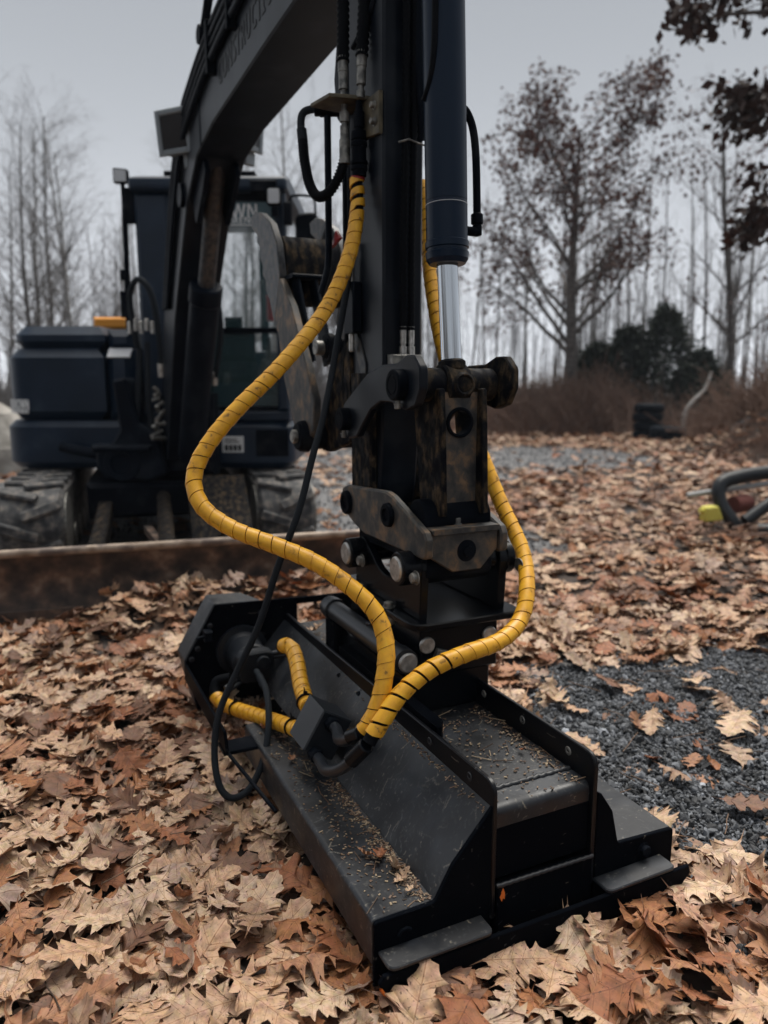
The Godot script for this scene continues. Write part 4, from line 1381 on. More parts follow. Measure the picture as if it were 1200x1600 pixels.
	for s in 2:
		var x0: float = [0.425, 0.557][s]
		b.prism(rounded(P([-0.655, 1.28, -0.50, 1.285, -0.492, 1.2, -0.478, 0.94, -0.60, 0.92]), 0.008, 2), "x", x0, x0 + 0.018, 0.003)
	var tl := part("tipping_link", b, M.muddy, t, ARM)
	b = MB.new()
	for s in 2:
		var sg := -1.0 if s == 0 else 1.0
		var web := PackedVector2Array([Vector2(0.5, 1.275), Vector2(0.5 + sg * 0.0565, 1.275), Vector2(0.5 + sg * 0.0565, 0.90), Vector2(0.5, 0.90)])
		for i in 11:
			var an := -PI / 2 + PI * i / 10
			web.append(Vector2(0.5 + sg * (0.0002 + cos(an) * 0.034), 1.192 + sin(an) * 0.034))
		b.prism(web, "z", -0.545, -0.520, 0.0)
	part("link_web", b, M.muddy_plate, tl, ARM)
	b = MB.new()
	b.lathe(Vector3(0.5, 1.192, -0.546), Vector3.BACK, [Vector2(0, 0.033), Vector2(0, 0.042), Vector2(0.032, 0.042), Vector2(0.034, 0.038), Vector2(0.032, 0.033), Vector2(0, 0.033)], 28)
	part("hole_rim", b, M.satin_black, tl, ARM)
	b = MB.new()
	b.cyl(Vector3(0.386, 0.925, -0.553), Vector3(0.599, 0.925, -0.553), 0.056, 28, 0.006)
	part("link_barrel", b, M.satin_black, tl, ARM)
	# quick coupler
	b = MB.new()
	var cp := rounded(P([-1.035, 0.955, -0.99, 0.968, -0.70, 0.985, -0.66, 0.978, -0.462, 0.905, -0.450, 0.885, -0.450, 0.835, -0.47, 0.828, -0.86, 0.83, -0.93, 0.845, -1.035, 0.885]), 0.012, 3)
	b.prism(cp, "x", 0.360, 0.385, 0.005)
	var qc := part("quick_coupler", b, M.muddy_plate, t, ARM)
	b = MB.new()
	b.prism(cp, "x", 0.600, 0.625, 0.005)
	part("side_plate", b, M.muddy_plate, qc, ARM)
	b = MB.new()
	b.prism(P([-0.60, 0.895, -0.60, 0.910, -0.455, 0.910, -0.455, 0.895]), "x", 0.3855, 0.5995, 0.003)
	part("shelf_plate", b, M.muddy_plate, qc, ARM)
	b = MB.new()
	b.prism(P([0.3855, 0.8945, 0.5995, 0.8945, 0.5995, 0.84, 0.545, 0.785, 0.455, 0.785, 0.3855, 0.83]), "z", -0.485, -0.466, 0.003)
	part("front_plate", b, M.muddy_plate, qc, ARM)
	b = MB.new()
	b.lathe(Vector3(0.498, 0.842, -0.466), Vector3.BACK, [Vector2(0.012, 0), Vector2(0.012, 0.014), Vector2(0.004, 0.016), Vector2(0.002, 0.028), Vector2(0, 0.031)], 22)
	part("bore_plug", b, M.satin_black, qc, ARM)
	b = MB.new()
	b.hexbolt(Vector3(0.488, 0.910, -0.50), Vector3.UP, 0.009, 0.016)
	part("grease_bolt", b, M.dull_steel, qc, ARM)
	for q in [[-0.674, 0.920, 0.036], [-0.985, 0.912, 0.040]]:
		for s in 2:
			b = MB.new()
			b.lathe(Vector3(0.3598 if s == 0 else 0.6252, q[1], q[0]), Vector3.LEFT if s == 0 else Vector3.RIGHT, [Vector2(0, q[2]), Vector2(0.012, q[2] * 0.95), Vector2(0.014, q[2] * 0.85), Vector2(0.014, q[2] * 0.55), Vector2(0.006, q[2] * 0.5), Vector2(0.006, 0)], 24)
			part("pin_bore", b, M.satin_black, qc, ARM)
	b = MB.new()
	b.cyl(Vector3(0.386, 0.792, -0.54), Vector3(0.599, 0.792, -0.54), 0.05, 20)
	b.box(Vector3(0.386, 0.80, -0.96), Vector3(0.599, 0.86, -0.50), 0.01)
	part("hook_jaw", b, M.satin_black, qc, ARM)


func excavator_thumb(t: Node3D) -> void:
	var b := MB.new()
	var lower := P([-1.632, 1.700, -1.60, 1.67, -1.50, 1.585, -1.36, 1.387, -1.27, 1.24, -1.28, 1.13, -1.36, 1.07, -1.44, 1.075, -1.499, 1.149, -1.604, 1.320, -1.665, 1.495, -1.71, 1.53])
	var outline := P([-2.018, 1.996, -1.95, 2.005, -1.866, 1.985, -1.739, 1.924, -1.663, 1.834, -1.632, 1.711, -1.634, 1.702, -1.712, 1.532, -1.728, 1.549, -1.773, 1.628, -1.823, 1.671, -1.819, 1.709, -1.862, 1.739, -1.859, 1.777, -1.893, 1.807, -1.889, 1.845, -1.933, 1.877, -1.930, 1.908, -2.004, 1.946])
	b.prism(outline, "x", 0.352, 0.382, 0.004)
	var th := part("thumb", b, M.worn_steel, t, ARM)
	b = MB.new()
	b.prism(outline, "x", 0.618, 0.648, 0.004)
	part("thumb_plate", b, M.worn_steel, th, ARM)
	for x in [0.350, 0.618]:
		b = MB.new()
		b.prism(lower, "x", x, x + 0.030, 0.004)
		part("thumb_arm", b, M.muddy_plate, th, ARM)
	b = MB.new()
	b.prism(P([-1.87, 1.80, -1.70, 1.87, -1.66, 1.83, -1.64, 1.66, -1.68, 1.60, -1.83, 1.72]), "x", 0.3825, 0.6175, 0.006)
	part("cross_plate", b, M.muddy, th, ARM)
	b = MB.new()
	b.prism(P([0.3825, 1.77, 0.43, 1.80, 0.50, 1.83, 0.57, 1.86, 0.6175, 1.97, 0.6175, 1.765]), "z", -1.80, -1.775, 0.003)
	part("web_plate", b, M.worn_steel, th, ARM)
	b = MB.new()
	b.box(Vector3(0.376, 1.695, -1.66), Vector3(0.50, 1.71, -1.55), 0.003)
	b.prism(P([-1.64, 1.695, -1.56, 1.695, -1.40, 1.38, -1.50, 1.36]), "x", 0.40, 0.412, 0.003)
	b.prism(P([-1.64, 1.695, -1.56, 1.695, -1.38, 1.38, -1.48, 1.36]), "x", 0.47, 0.482, 0.003)
	part("stiffener", b, M.arm_paint, th, ARM)
	b = MB.new()
	b.cyl(Vector3(0.318, 1.105, -1.37), Vector3(0.60, 1.105, -1.37), 0.050, 24)
	b.lathe(Vector3(0.330, 1.105, -1.37), Vector3.RIGHT, [Vector2(0, 0.03), Vector2(0, 0.056), Vector2(0.03, 0.06), Vector2(0.032, 0.05)], 24)
	var pv := part("thumb_pivot", b, M.satin_black, t, ARM)
	b = MB.new()
	b.cyl(Vector3(0.30, 1.105, -1.37), Vector3(0.319, 1.105, -1.37), 0.026, 20)
	part("pin_head", b, M.dull_steel, pv, ARM)
	b = MB.new()
	for x in [0.42, 0.555]: b.prism(rounded(P([-1.10, 1.45, -1.20, 1.40, -1.42, 1.12, -1.38, 1.05, -1.30, 1.05, -1.10, 1.10]), 0.02, 3), "x", x, x + 0.025, 0.004)
	part("pivot_lug", b, M.muddy, t, ARM)
	# thumb cylinder between stick and thumb
	b = MB.new()
	b.cyl(Vector3(0.5, 2.2, -1.19), Vector3(0.5, 1.55, -1.24), 0.046, 22)
	var tc := part("thumb_cylinder", b, M.arm_paint, t, ARM)
	b = MB.new()
	b.cyl(Vector3(0.5, 1.56, -1.24), Vector3(0.5, 1.42, -1.26), 0.024, 16)
	part("chrome_rod", b, M.chrome, tc, ARM)
	b = MB.new()
	b.cyl(Vector3(0.385, 1.42, -1.26), Vector3(0.60, 1.42, -1.26), 0.036, 22)
	b.cyl(Vector3(0.395, 1.42, -1.26), Vector3(0.42, 1.42, -1.26), 0.052, 22)
	b.cyl(Vector3(0.43, 1.42, -1.26), Vector3(0.445, 1.42, -1.26), 0.048, 22)
	var cpn := part("cylinder_pin", b, M.satin_black, t, ARM)
	b = MB.new()
	b.cyl(Vector3(0.355, 1.42, -1.26), Vector3(0.386, 1.42, -1.26), 0.026, 20)
	part("pin_head", b, M.dull_steel, cpn, ARM)
	b = MB.new()
	b.tube(smooth(PackedVector3Array([Vector3(0.47, 1.95, -1.15), Vector3(0.44, 1.6, -1.14), Vector3(0.43, 1.3, -1.17), Vector3(0.45, 1.2, -1.25)]), 6), 0.012, 8)
	part("thumb_hose", b, M.rubber, t, ARM)


func excavator_boom(t: Node3D) -> void:
	var b := MB.new()
	var side := rounded(P([-1.1, 2.60, -1.75, 2.595, -2.7, 2.57, -3.08, 2.52, -3.40, 2.34, -3.95, 1.72, -4.45, 0.85, -4.55, 0.72, -4.72, 0.72, -4.80, 0.84, -4.38, 1.74, -3.83, 2.49, -3.45, 2.76, -3.15, 2.87, -2.5, 2.99, -1.1, 3.06]), [0, 0, 0.1, 0.1, 0.1, 0.1, 0, 0.05, 0.05, 0, 0.1, 0.1, 0.1, 0.1, 0.1, 0], 4)
	b.prism(side, "x", 0.365, 0.635, 0.008)
	var bo := part("boom", b, M.boom_paint, t, ARM)
	# weld seam and darker cover panel low on the gooseneck
	b = MB.new()
	b.box(Vector3(0.361, 2.53, -2.99), Vector3(0.3655, 2.80, -2.96), 0.001)
	part("seam_strip", b, M.arm_paint, bo, ARM)
	# lines along the top of the boom
	var k := 0
	for off in [0.02, 0.065, 0.11, 0.16]:
		b = MB.new()
		var p := PackedVector3Array([Vector3(0.345, 3.06 - off, -1.1), Vector3(0.345, 2.995 - off, -2.45), Vector3(0.342, 2.895 - off, -3.08), Vector3(0.342, 2.80 - off * 1.1, -3.37), Vector3(0.342, 2.50 - off, -3.75 + off * 0.5), Vector3(0.345, 1.80, -4.25 + off)])
		b.tube(smooth(p, 6), [0.014, 0.016, 0.014, 0.019][k], 8)
		part("boom_pipe", b, M.arm_paint, bo, ARM)
		k += 1
	b = MB.new()
	b.box(Vector3(0.322, 2.755, -2.62), Vector3(0.3645, 2.985, -2.58), 0.003)
	part("pipe_clamp", b, M.satin_black, bo, ARM)
	b = MB.new()
	b.box(Vector3(0.322, 2.80, -2.22), Vector3(0.3645, 3.01, -2.19), 0.003)
	part("pipe_clamp", b, M.satin_black, bo, ARM)
	b = MB.new()
	b.tube(PackedVector3Array([Vector3(0.36, 3.0, -2.80), Vector3(0.36, 3.03, -2.76), Vector3(0.37, 3.42, -2.35)]), 0.022, 8)
	b.cyl(Vector3(0.33, 3.0, -2.79), Vector3(0.40, 3.0, -2.79), 0.045, 14)
	b.prism(P([-3.2, 2.85, -2.95, 2.9, -2.78, 3.03, -2.84, 3.05]), "x", 0.37, 0.39, 0.003)
	part("hose_guide", b, M.satin_black, bo, ARM)
	# raised lettering along the boom's flank
	var f := Transform3D(Basis(Vector3.UP, -PI / 2), Vector3(0.364, 2.742, -2.06))
	f.basis = f.basis * Basis(Vector3.BACK, 0.025)
	text("boom_lettering", "CONSTRUCTION", 0.10, 0.003, M.dark_print, bo, ARM * f, 0.95)
	# cylinder pin boss on the boom's shoulder
	b = MB.new()
	b.cyl(Vector3(0.34, 2.40, -3.50), Vector3(0.66, 2.40, -3.50), 0.07, 20)
	part("boom_boss", b, M.arm_paint, bo, ARM)
	# lift cylinder in front of the boom
	b = MB.new()
	b.cyl(Vector3(0.5, 1.86, -3.60), Vector3(0.5, 0.78, -4.30), 0.094, 26)
	b.cyl(Vector3(0.5, 1.90, -3.575), Vector3(0.5, 1.80, -3.64), 0.104, 26, 0.01)
	var lc := part("boom_cylinder", b, M.arm_paint, t, ARM)
	b = MB.new()
	b.cyl(Vector3(0.5, 2.55, -3.16), Vector3(0.5, 1.86, -3.60), 0.052, 22)
	part("cylinder_rod", b, M.worn_steel, lc, ARM)
	b = MB.new()
	b.prism(rounded(P([-3.10, 2.52, -3.05, 2.44, -3.12, 2.36, -3.34, 2.20, -3.40, 2.34]), 0.03, 3), "x", 0.40, 0.43, 0.004)
	b.prism(rounded(P([-3.10, 2.52, -3.05, 2.44, -3.12, 2.36, -3.34, 2.20, -3.40, 2.34]), 0.03, 3), "x", 0.57, 0.60, 0.004)
	part("rod_lug", b, M.arm_paint, bo, ARM)
	# work lamps on the gooseneck
	for q in [[Vector3(-1.19, 2.70, -4.52), -0.45, "lamp"], [Vector3(-0.80, 2.78, -4.72), 0.95, "lamp"]]:
		var fr := Transform3D(Basis(Vector3.UP, q[1]) * Basis(Vector3.RIGHT, 0.12), q[0])
		b = MB.new()
		b.prism(rounded(P([-0.105, -0.115, -0.105, 0.115, 0.105, 0.115, 0.105, -0.115]), 0.025, 4), "z", -0.09, -0.005, 0.012)
		b.box(Vector3(-0.12, -0.12, -0.012), Vector3(-0.088, 0.12, 0.012), 0.006)
		b.box(Vector3(0.088, -0.12, -0.012), Vector3(0.12, 0.12, 0.012), 0.006)
		b.box(Vector3(-0.0875, 0.088, -0.012), Vector3(0.0875, 0.12, 0.012), 0.006)
		b.box(Vector3(-0.0875, -0.12, -0.012), Vector3(0.0875, -0.088, 0.012), 0.006)
		b.box(Vector3(0.02, -0.19, -0.07), Vector3(0.10, -0.115, -0.03), 0.006)
		var lw := part("work_lamp", b, M.lamp_rim, t, fr)
		b = MB.new()
		b.box(Vector3(-0.0875, -0.0875, -0.006), Vector3(0.0875, 0.0875, 0.002), 0.002)
		part("lamp_lens", b, M.dark_lens, lw, fr)


func excavator_house(t: Node3D) -> void:
	var b := MB.new()
	var w := Transform3D()
	# belt skirt and counterweight
	b.prism(rounded(P([-3.10, -8.1, -3.10, -5.95, -0.72, -5.95, -0.72, -8.1]), [0.6, 0.36, 0.16, 0.6], 8), "y", 0.62, 1.0, 0.05)
	var sk := part("skirt", b, M.machine_blue, t, w)
	b = MB.new()
	b.box(Vector3(-1.29, 0.75, -5.951), Vector3(-1.12, 0.88, -5.944), 0.002)
	var stk := part("sticker", b, M.white, sk, w)
	b = MB.new()
	for i in 4: b.box(Vector3(-1.27 + i * 0.035, 0.765, -5.9445), Vector3(-1.243 + i * 0.035, 0.81, -5.942), 0.0)
	b.box(Vector3(-1.27, 0.83, -5.9445), Vector3(-1.15, 0.838, -5.942), 0.0)
	b.box(Vector3(-1.27, 0.85, -5.9445), Vector3(-1.17, 0.858, -5.942), 0.0)
	part("sticker_print", b, M.dark_print, stk, w)
	b = MB.new()
	b.box(Vector3(-1.02, 0.72, -5.955), Vector3(-0.76, 0.93, -5.945), 0.02)
	part("step_recess", b, M.satin_black, sk, w)
	# engine hood: broad lower body, narrower top with a sloped ledge
	b = MB.new()
	b.prism(rounded(P([-3.04, -7.9, -3.04, -5.99, -2.21, -5.99, -2.21, -7.9]), [0.5, 0.26, 0.0, 0.0], 8), "y", 1.001, 1.57, 0.075)
	var hd := part("engine_hood", b, M.machine_blue, t, w)
	b = MB.new()
	b.prism(rounded(P([-2.99, -7.8, -2.99, -6.05, -2.21, -6.05, -2.21, -7.8]), [0.5, 0.22, 0.0, 0.0], 8), "y", 1.552, 1.745, 0.072)
	part("hood_top", b, M.machine_blue, hd, w)
	b = MB.new()
	b.box(Vector3(-2.205, 1.001, -7.8), Vector3(-1.98, 1.56, -5.99), 0.07)
	b.box(Vector3(-2.205, 1.545, -7.8), Vector3(-1.98, 1.72, -6.05), 0.06)
	var sp := part("side_panel", b, M.machine_blue, t, w)
	b = MB.new()
	b.prism(P([-5.975, 1.50, -6.05, 1.57, -6.06, 1.56, -5.99, 1.49]), "x", -2.18, -2.0, 0.0)
	part("panel_badge", b, M.faded_white, sp, w)
	text("hood_lettering", "BROWN", 0.075, 0.003, M.white, hd, Transform3D(Basis(Vector3.UP, -0.5), Vector3(-2.90, 1.13, -5.99)), 0.22)
	text("hood_lettering", "EQUIPMENT", 0.035, 0.003, M.white, hd, Transform3D(Basis(Vector3.UP, -0.5), Vector3(-2.90, 1.075, -5.985)), 0.22)
	b = MB.new()
	b.box(Vector3(-2.47, 1.75, -6.72), Vector3(-2.17, 1.85, -6.5), 0.02)
	part("orange_box", b, M.amber, t, w)
	# cab shell: floor, posts, roof
	b = MB.new()
	b.box(Vector3(-1.90, 1.001, -7.5), Vector3(-0.75, 1.075, -5.96), 0.01)
	b.box(Vector3(-1.90, 1.0755, -6.06), Vector3(-1.64, 2.72, -5.96), 0.03)
	b.box(Vector3(-0.84, 1.0755, -6.06), Vector3(-0.75, 2.72, -5.96), 0.02)
	b.box(Vector3(-1.90, 1.0755, -7.5), Vector3(-1.80, 2.72, -7.4), 0.02)
	b.box(Vector3(-0.84, 1.0755, -7.5), Vector3(-0.75, 2.72, -7.4), 0.02)
	b.box(Vector3(-1.90, 1.0755, -7.399), Vector3(-1.83, 1.55, -6.061), 0.01)
	b.box(Vector3(-0.82, 1.0755, -7.399), Vector3(-0.75, 1.45, -6.061), 0.01)
	b.box(Vector3(-1.799, 1.0755, -7.48), Vector3(-0.841, 1.6, -7.42), 0.01)
	var cab := part("cab", b, M.machine_blue, t, w)
	b = MB.new()
	b.prism(rounded(P([-7.55, 2.72, -7.55, 2.80, -7.3, 2.87, -6.1, 2.87, -5.90, 2.81, -5.90, 2.72]), 0.03, 3), "x", -1.92, -0.73, 0.02)
	part("roof", b, M.machine_blue, cab, w)
	b = MB.new()
	b.box(Vector3(-1.70, 2.868, -6.3), Vector3(-1.0, 2.91, -6.1), 0.01)
	b.box(Vector3(-1.0, 2.70, -5.92), Vector3(-0.80, 2.79, -5.88), 0.01)
	part("roof_visor", b, M.satin_black, cab, w)
	b = MB.new()
	for q in [[1.68, 1.725], [1.0755, 1.115], [2.66, 2.719]]:
		b = MB.new()
		b.box(Vector3(-1.639, q[0], -6.03), Vector3(-0.841, q[1], -5.985), 0.006)
		part("window_frame", b, M.satin_black, cab, w)
	for q in [[1.726, 2.659], [1.116, 1.679]]:
		b = MB.new()
		b.box(Vector3(-1.638, q[0], -6.010), Vector3(-0.842, q[1], -6.004), 0.0)
		part("window_pane", b, M.glass, cab, w)
	b = MB.new()
	b.box(Vector3(-1.868, 1.56, -7.39), Vector3(-1.862, 2.71, -6.07), 0.0)
	part("window_pane", b, M.glass, cab, w)
	b = MB.new()
	b.box(Vector3(-0.788, 1.46, -7.39), Vector3(-0.782, 2.71, -6.07), 0.0)
	part("window_pane", b, M.glass, cab, w)
	b = MB.new()
	b.box(Vector3(-1.79, 1.61, -7.45), Vector3(-0.85, 2.71, -7.444), 0.0)
	part("window_pane", b, M.glass, cab, w)
	b = MB.new()
	b.box(Vector3(-1.638, 2.48, -6.003), Vector3(-0.842, 2.658, -6.000), 0.0)
	part("tint_strip", b, M.tint_strip, cab, w)
	text("cab_lettering", "BROWN", 0.10, 0.004, M.white, cab, Transform3D(Basis(), Vector3(-1.19, 2.59, -5.998)), 0.44)
	text("cab_lettering", "EQUIPMENT", 0.045, 0.004, M.white, cab, Transform3D(Basis(), Vector3(-1.19, 2.525, -5.998)), 0.42)
	b = MB.new()
	b.box(Vector3(-1.40, 2.485, -5.9995), Vector3(-0.98, 2.495, -5.996), 0.0)
	part("lettering_line", b, M.white, cab, w)
	# seat, levers and an extinguisher inside
	b = MB.new()
	b.box(Vector3(-1.62, 1.3, -7.0), Vector3(-1.16, 1.48, -6.6), 0.05)
	b.box(Vector3(-1.60, 1.49, -7.2), Vector3(-1.20, 1.78, -7.02), 0.07)
	b.box(Vector3(-1.48, 1.79, -7.18), Vector3(-1.32, 1.90, -7.08), 0.04)
	part("seat", b, M.satin_black, t, w)
	b = MB.new()
	b.box(Vector3(-1.20, 1.605, -7.47), Vector3(-1.12, 2.715, -7.455), 0.003)
	part("rear_post", b, M.satin_black, cab, w)
	b = MB.new()
	for x in [-1.62, -0.98]:
		b.box(Vector3(x - 0.07, 1.2, -6.9), Vector3(x + 0.07, 1.5, -6.45), 0.04)
		b.cyl(Vector3(x, 1.5, -6.5), Vector3(x, 1.68, -6.45), 0.02, 8)
	part("console", b, M.satin_black, t, w)
	b = MB.new()
	b.cyl(Vector3(-1.02, 1.85, -6.95), Vector3(-1.02, 2.08, -6.95), 0.04, 12)
	part("fire_extinguisher", b, M.red, t, w)
	# right side: lamp, bracket and mirror
	b = MB.new()
	b.prism(rounded(P([-0.87, 2.60, -0.87, 2.72, -0.765, 2.72, -0.765, 2.60]), 0.02, 4), "z", -5.90, -5.83, 0.008)
	b.box(Vector3(-0.84, 2.52, -5.88), Vector3(-0.79, 2.6, -5.85), 0.004)
	var cl := part("cab_lamp", b, M.satin_black, t, w)
	b = MB.new()
	b.prism(rounded(P([-0.86, 2.61, -0.86, 2.71, -0.775, 2.71, -0.775, 2.61]), 0.015, 4), "z", -5.8295, -5.826, 0.001)
	part("lamp_lens", b, M.lamp_glass, cl, w)
	b = MB.new()
	b.box(Vector3(-0.75, 2.47, -5.93), Vector3(-0.69, 2.63, -5.86), 0.01)
	b.tube(smooth(PackedVector3Array([Vector3(-0.71, 2.55, -5.9), Vector3(-0.70, 2.66, -5.9), Vector3(-0.66, 2.68, -5.9), Vector3(-0.55, 2.675, -5.9), Vector3(-0.52, 2.64, -5.9), Vector3(-0.515, 2.5, -5.9)]), 5), 0.010, 8)
	part("mirror_arm", b, M.satin_black, t, w)
	b = MB.new()
	b.prism(rounded(P([-0.67, 1.98, -0.67, 2.55, -0.50, 2.57, -0.46, 1.98]), 0.06, 5), "z", -5.96, -5.90, 0.015)
	part("mirror", b, M.satin_black, t, w)
	# left mast with its own lamp
	b = MB.new()
	b.tube(PackedVector3Array([Vector3(-2.0, 1.7, -6.0), Vector3(-1.98, 2.62, -6.0)]), 0.022, 8)
	b.box(Vector3(-2.0, 2.50, -6.03), Vector3(-1.86, 2.76, -5.99), 0.006)
	b.box(Vector3(-2.04, 2.08, -6.02), Vector3(-2.0, 2.16, -5.98), 0.006)
	b.box(Vector3(-2.05, 1.80, -6.02), Vector3(-2.0, 2.0, -5.98), 0.006)
	var ms := part("lamp_mast", b, M.satin_black, t, w)
	b = MB.new()
	b.prism(rounded(P([-2.05, 2.79, -2.05, 2.90, -1.94, 2.89, -1.94, 2.79]), 0.012, 3), "z", -6.03, -5.98, 0.006)
	b.box(Vector3(-2.0, 2.7605, -6.01), Vector3(-1.97, 2.79, -5.99), 0.002)
	part("mast_lamp", b, M.satin_black, ms, w)
	b = MB.new()
	b.prism(P([-2.04, 2.80, -2.04, 2.888, -1.95, 2.88, -1.95, 2.80]), "z", -5.9795, -5.977, 0.0)
	part("lamp_lens", b, M.lamp_glass, ms, w)
	# boom swing post at the front
	b = MB.new()
	b.prism(rounded(P([-1.99, 0.95, -2.03, 1.32, -1.93, 1.34, -1.84, 1.0, -1.70, 0.9, -1.66, 0.62, -1.78, 0.56, -2.12, 0.58, -2.18, 0.66, -2.18, 0.78, -2.05, 0.86]), 0.03, 3), "z", -5.86, -5.62, 0.02)
	var post := part("swing_post", b, M.arm_paint, t, w)
	b = MB.new()
	b.lathe(Vector3(-1.98, 0.70, -5.66), Vector3.BACK, [Vector2(0, 0.10), Vector2(0.05, 0.14), Vector2(0.06, 0.13), Vector2(0.06, 0.085), Vector2(0.03, 0.075), Vector2(0.0, 0.0)], 22)
	b.box(Vector3(-2.20, 0.78, -5.80), Vector3(-1.75, 0.84, -5.585), 0.02)
	part("swing_yoke", b, M.arm_paint, post, w)
	b = MB.new()
	b.cyl(Vector3(-2.55, 0.80, -5.9), Vector3(-2.18, 0.75, -5.75), 0.04, 16)
	part("swing_rod", b, M.arm_paint, post, w)
	b = MB.new()
	b.box(Vector3(-1.72, 0.60, -5.93), Vector3(-1.30, 1.22, -5.72), 0.03)
	part("boom_foot", b, M.satin_black, t, w)
	# hoses and couplings round the boom foot
	for q in [[[-1.86, 1.55, -5.75], [-1.88, 1.90, -5.7], [-1.82, 2.03, -5.65], [-1.74, 2.02, -5.6], [-1.68, 1.90, -5.6], [-1.655, 1.62, -5.62], [-1.66, 1.36, -5.66]], [[-1.33, 1.5, -5.8], [-1.31, 1.85, -5.75], [-1.28, 1.98, -5.7], [-1.24, 1.95, -5.7], [-1.22, 1.7, -5.72], [-1.26, 1.45, -5.75], [-1.30, 1.30, -5.78]], [[-1.80, 1.6, -5.8], [-1.79, 1.2, -5.72], [-1.76, 0.9, -5.7]], [[-1.85, 1.55, -5.78], [-1.87, 1.1, -5.7], [-1.86, 0.92, -5.68]]]:
		var p := PackedVector3Array()
		for e in q: p.append(Vector3(e[0], e[1], e[2]))
		b = MB.new()
		b.tube(smooth(p, 6), 0.022, 10)
		part("swing_hose", b, M.rubber_grey, t, w)
	for i in 6:
		b = MB.new()
		b.cyl(Vector3(-1.90 + i * 0.042, 1.66 + 0.02 * (i % 2), -5.72), Vector3(-1.90 + i * 0.042, 1.75 + 0.02 * (i % 2), -5.72), 0.017, 8)
		part("hose_coupling", b, M.bright_steel, t, w)
	b = MB.new()
	b.cyl(Vector3(-1.66, 1.34, -5.66), Vector3(-1.66, 1.44, -5.65), 0.028, 8)
	part("hose_coupling", b, M.bright_steel, t, w)
	b = MB.new()
	b.cyl(Vector3(-1.30, 1.28, -5.78), Vector3(-1.29, 1.38, -5.77), 0.028, 8)
	part("hose_coupling", b, M.bright_steel, t, w)
	# bundle of bleached couplings and tags hanging on the foot
	b = MB.new()
	for i in 11:
		var y := 1.25 - i * 0.036
		b.tbox(Transform3D(Basis.from_euler(Vector3(rng.randfn(0, 0.4), rng.randf() * 3.0, rng.randfn(0, 0.4))), Vector3(-1.70 + rng.randfn(0, 0.02), y, -5.60)), Vector3(0.05 + 0.006 * i, 0.022, 0.03), 0.003)
	part("hanging_couplings", b, M.dull_steel, t, w)


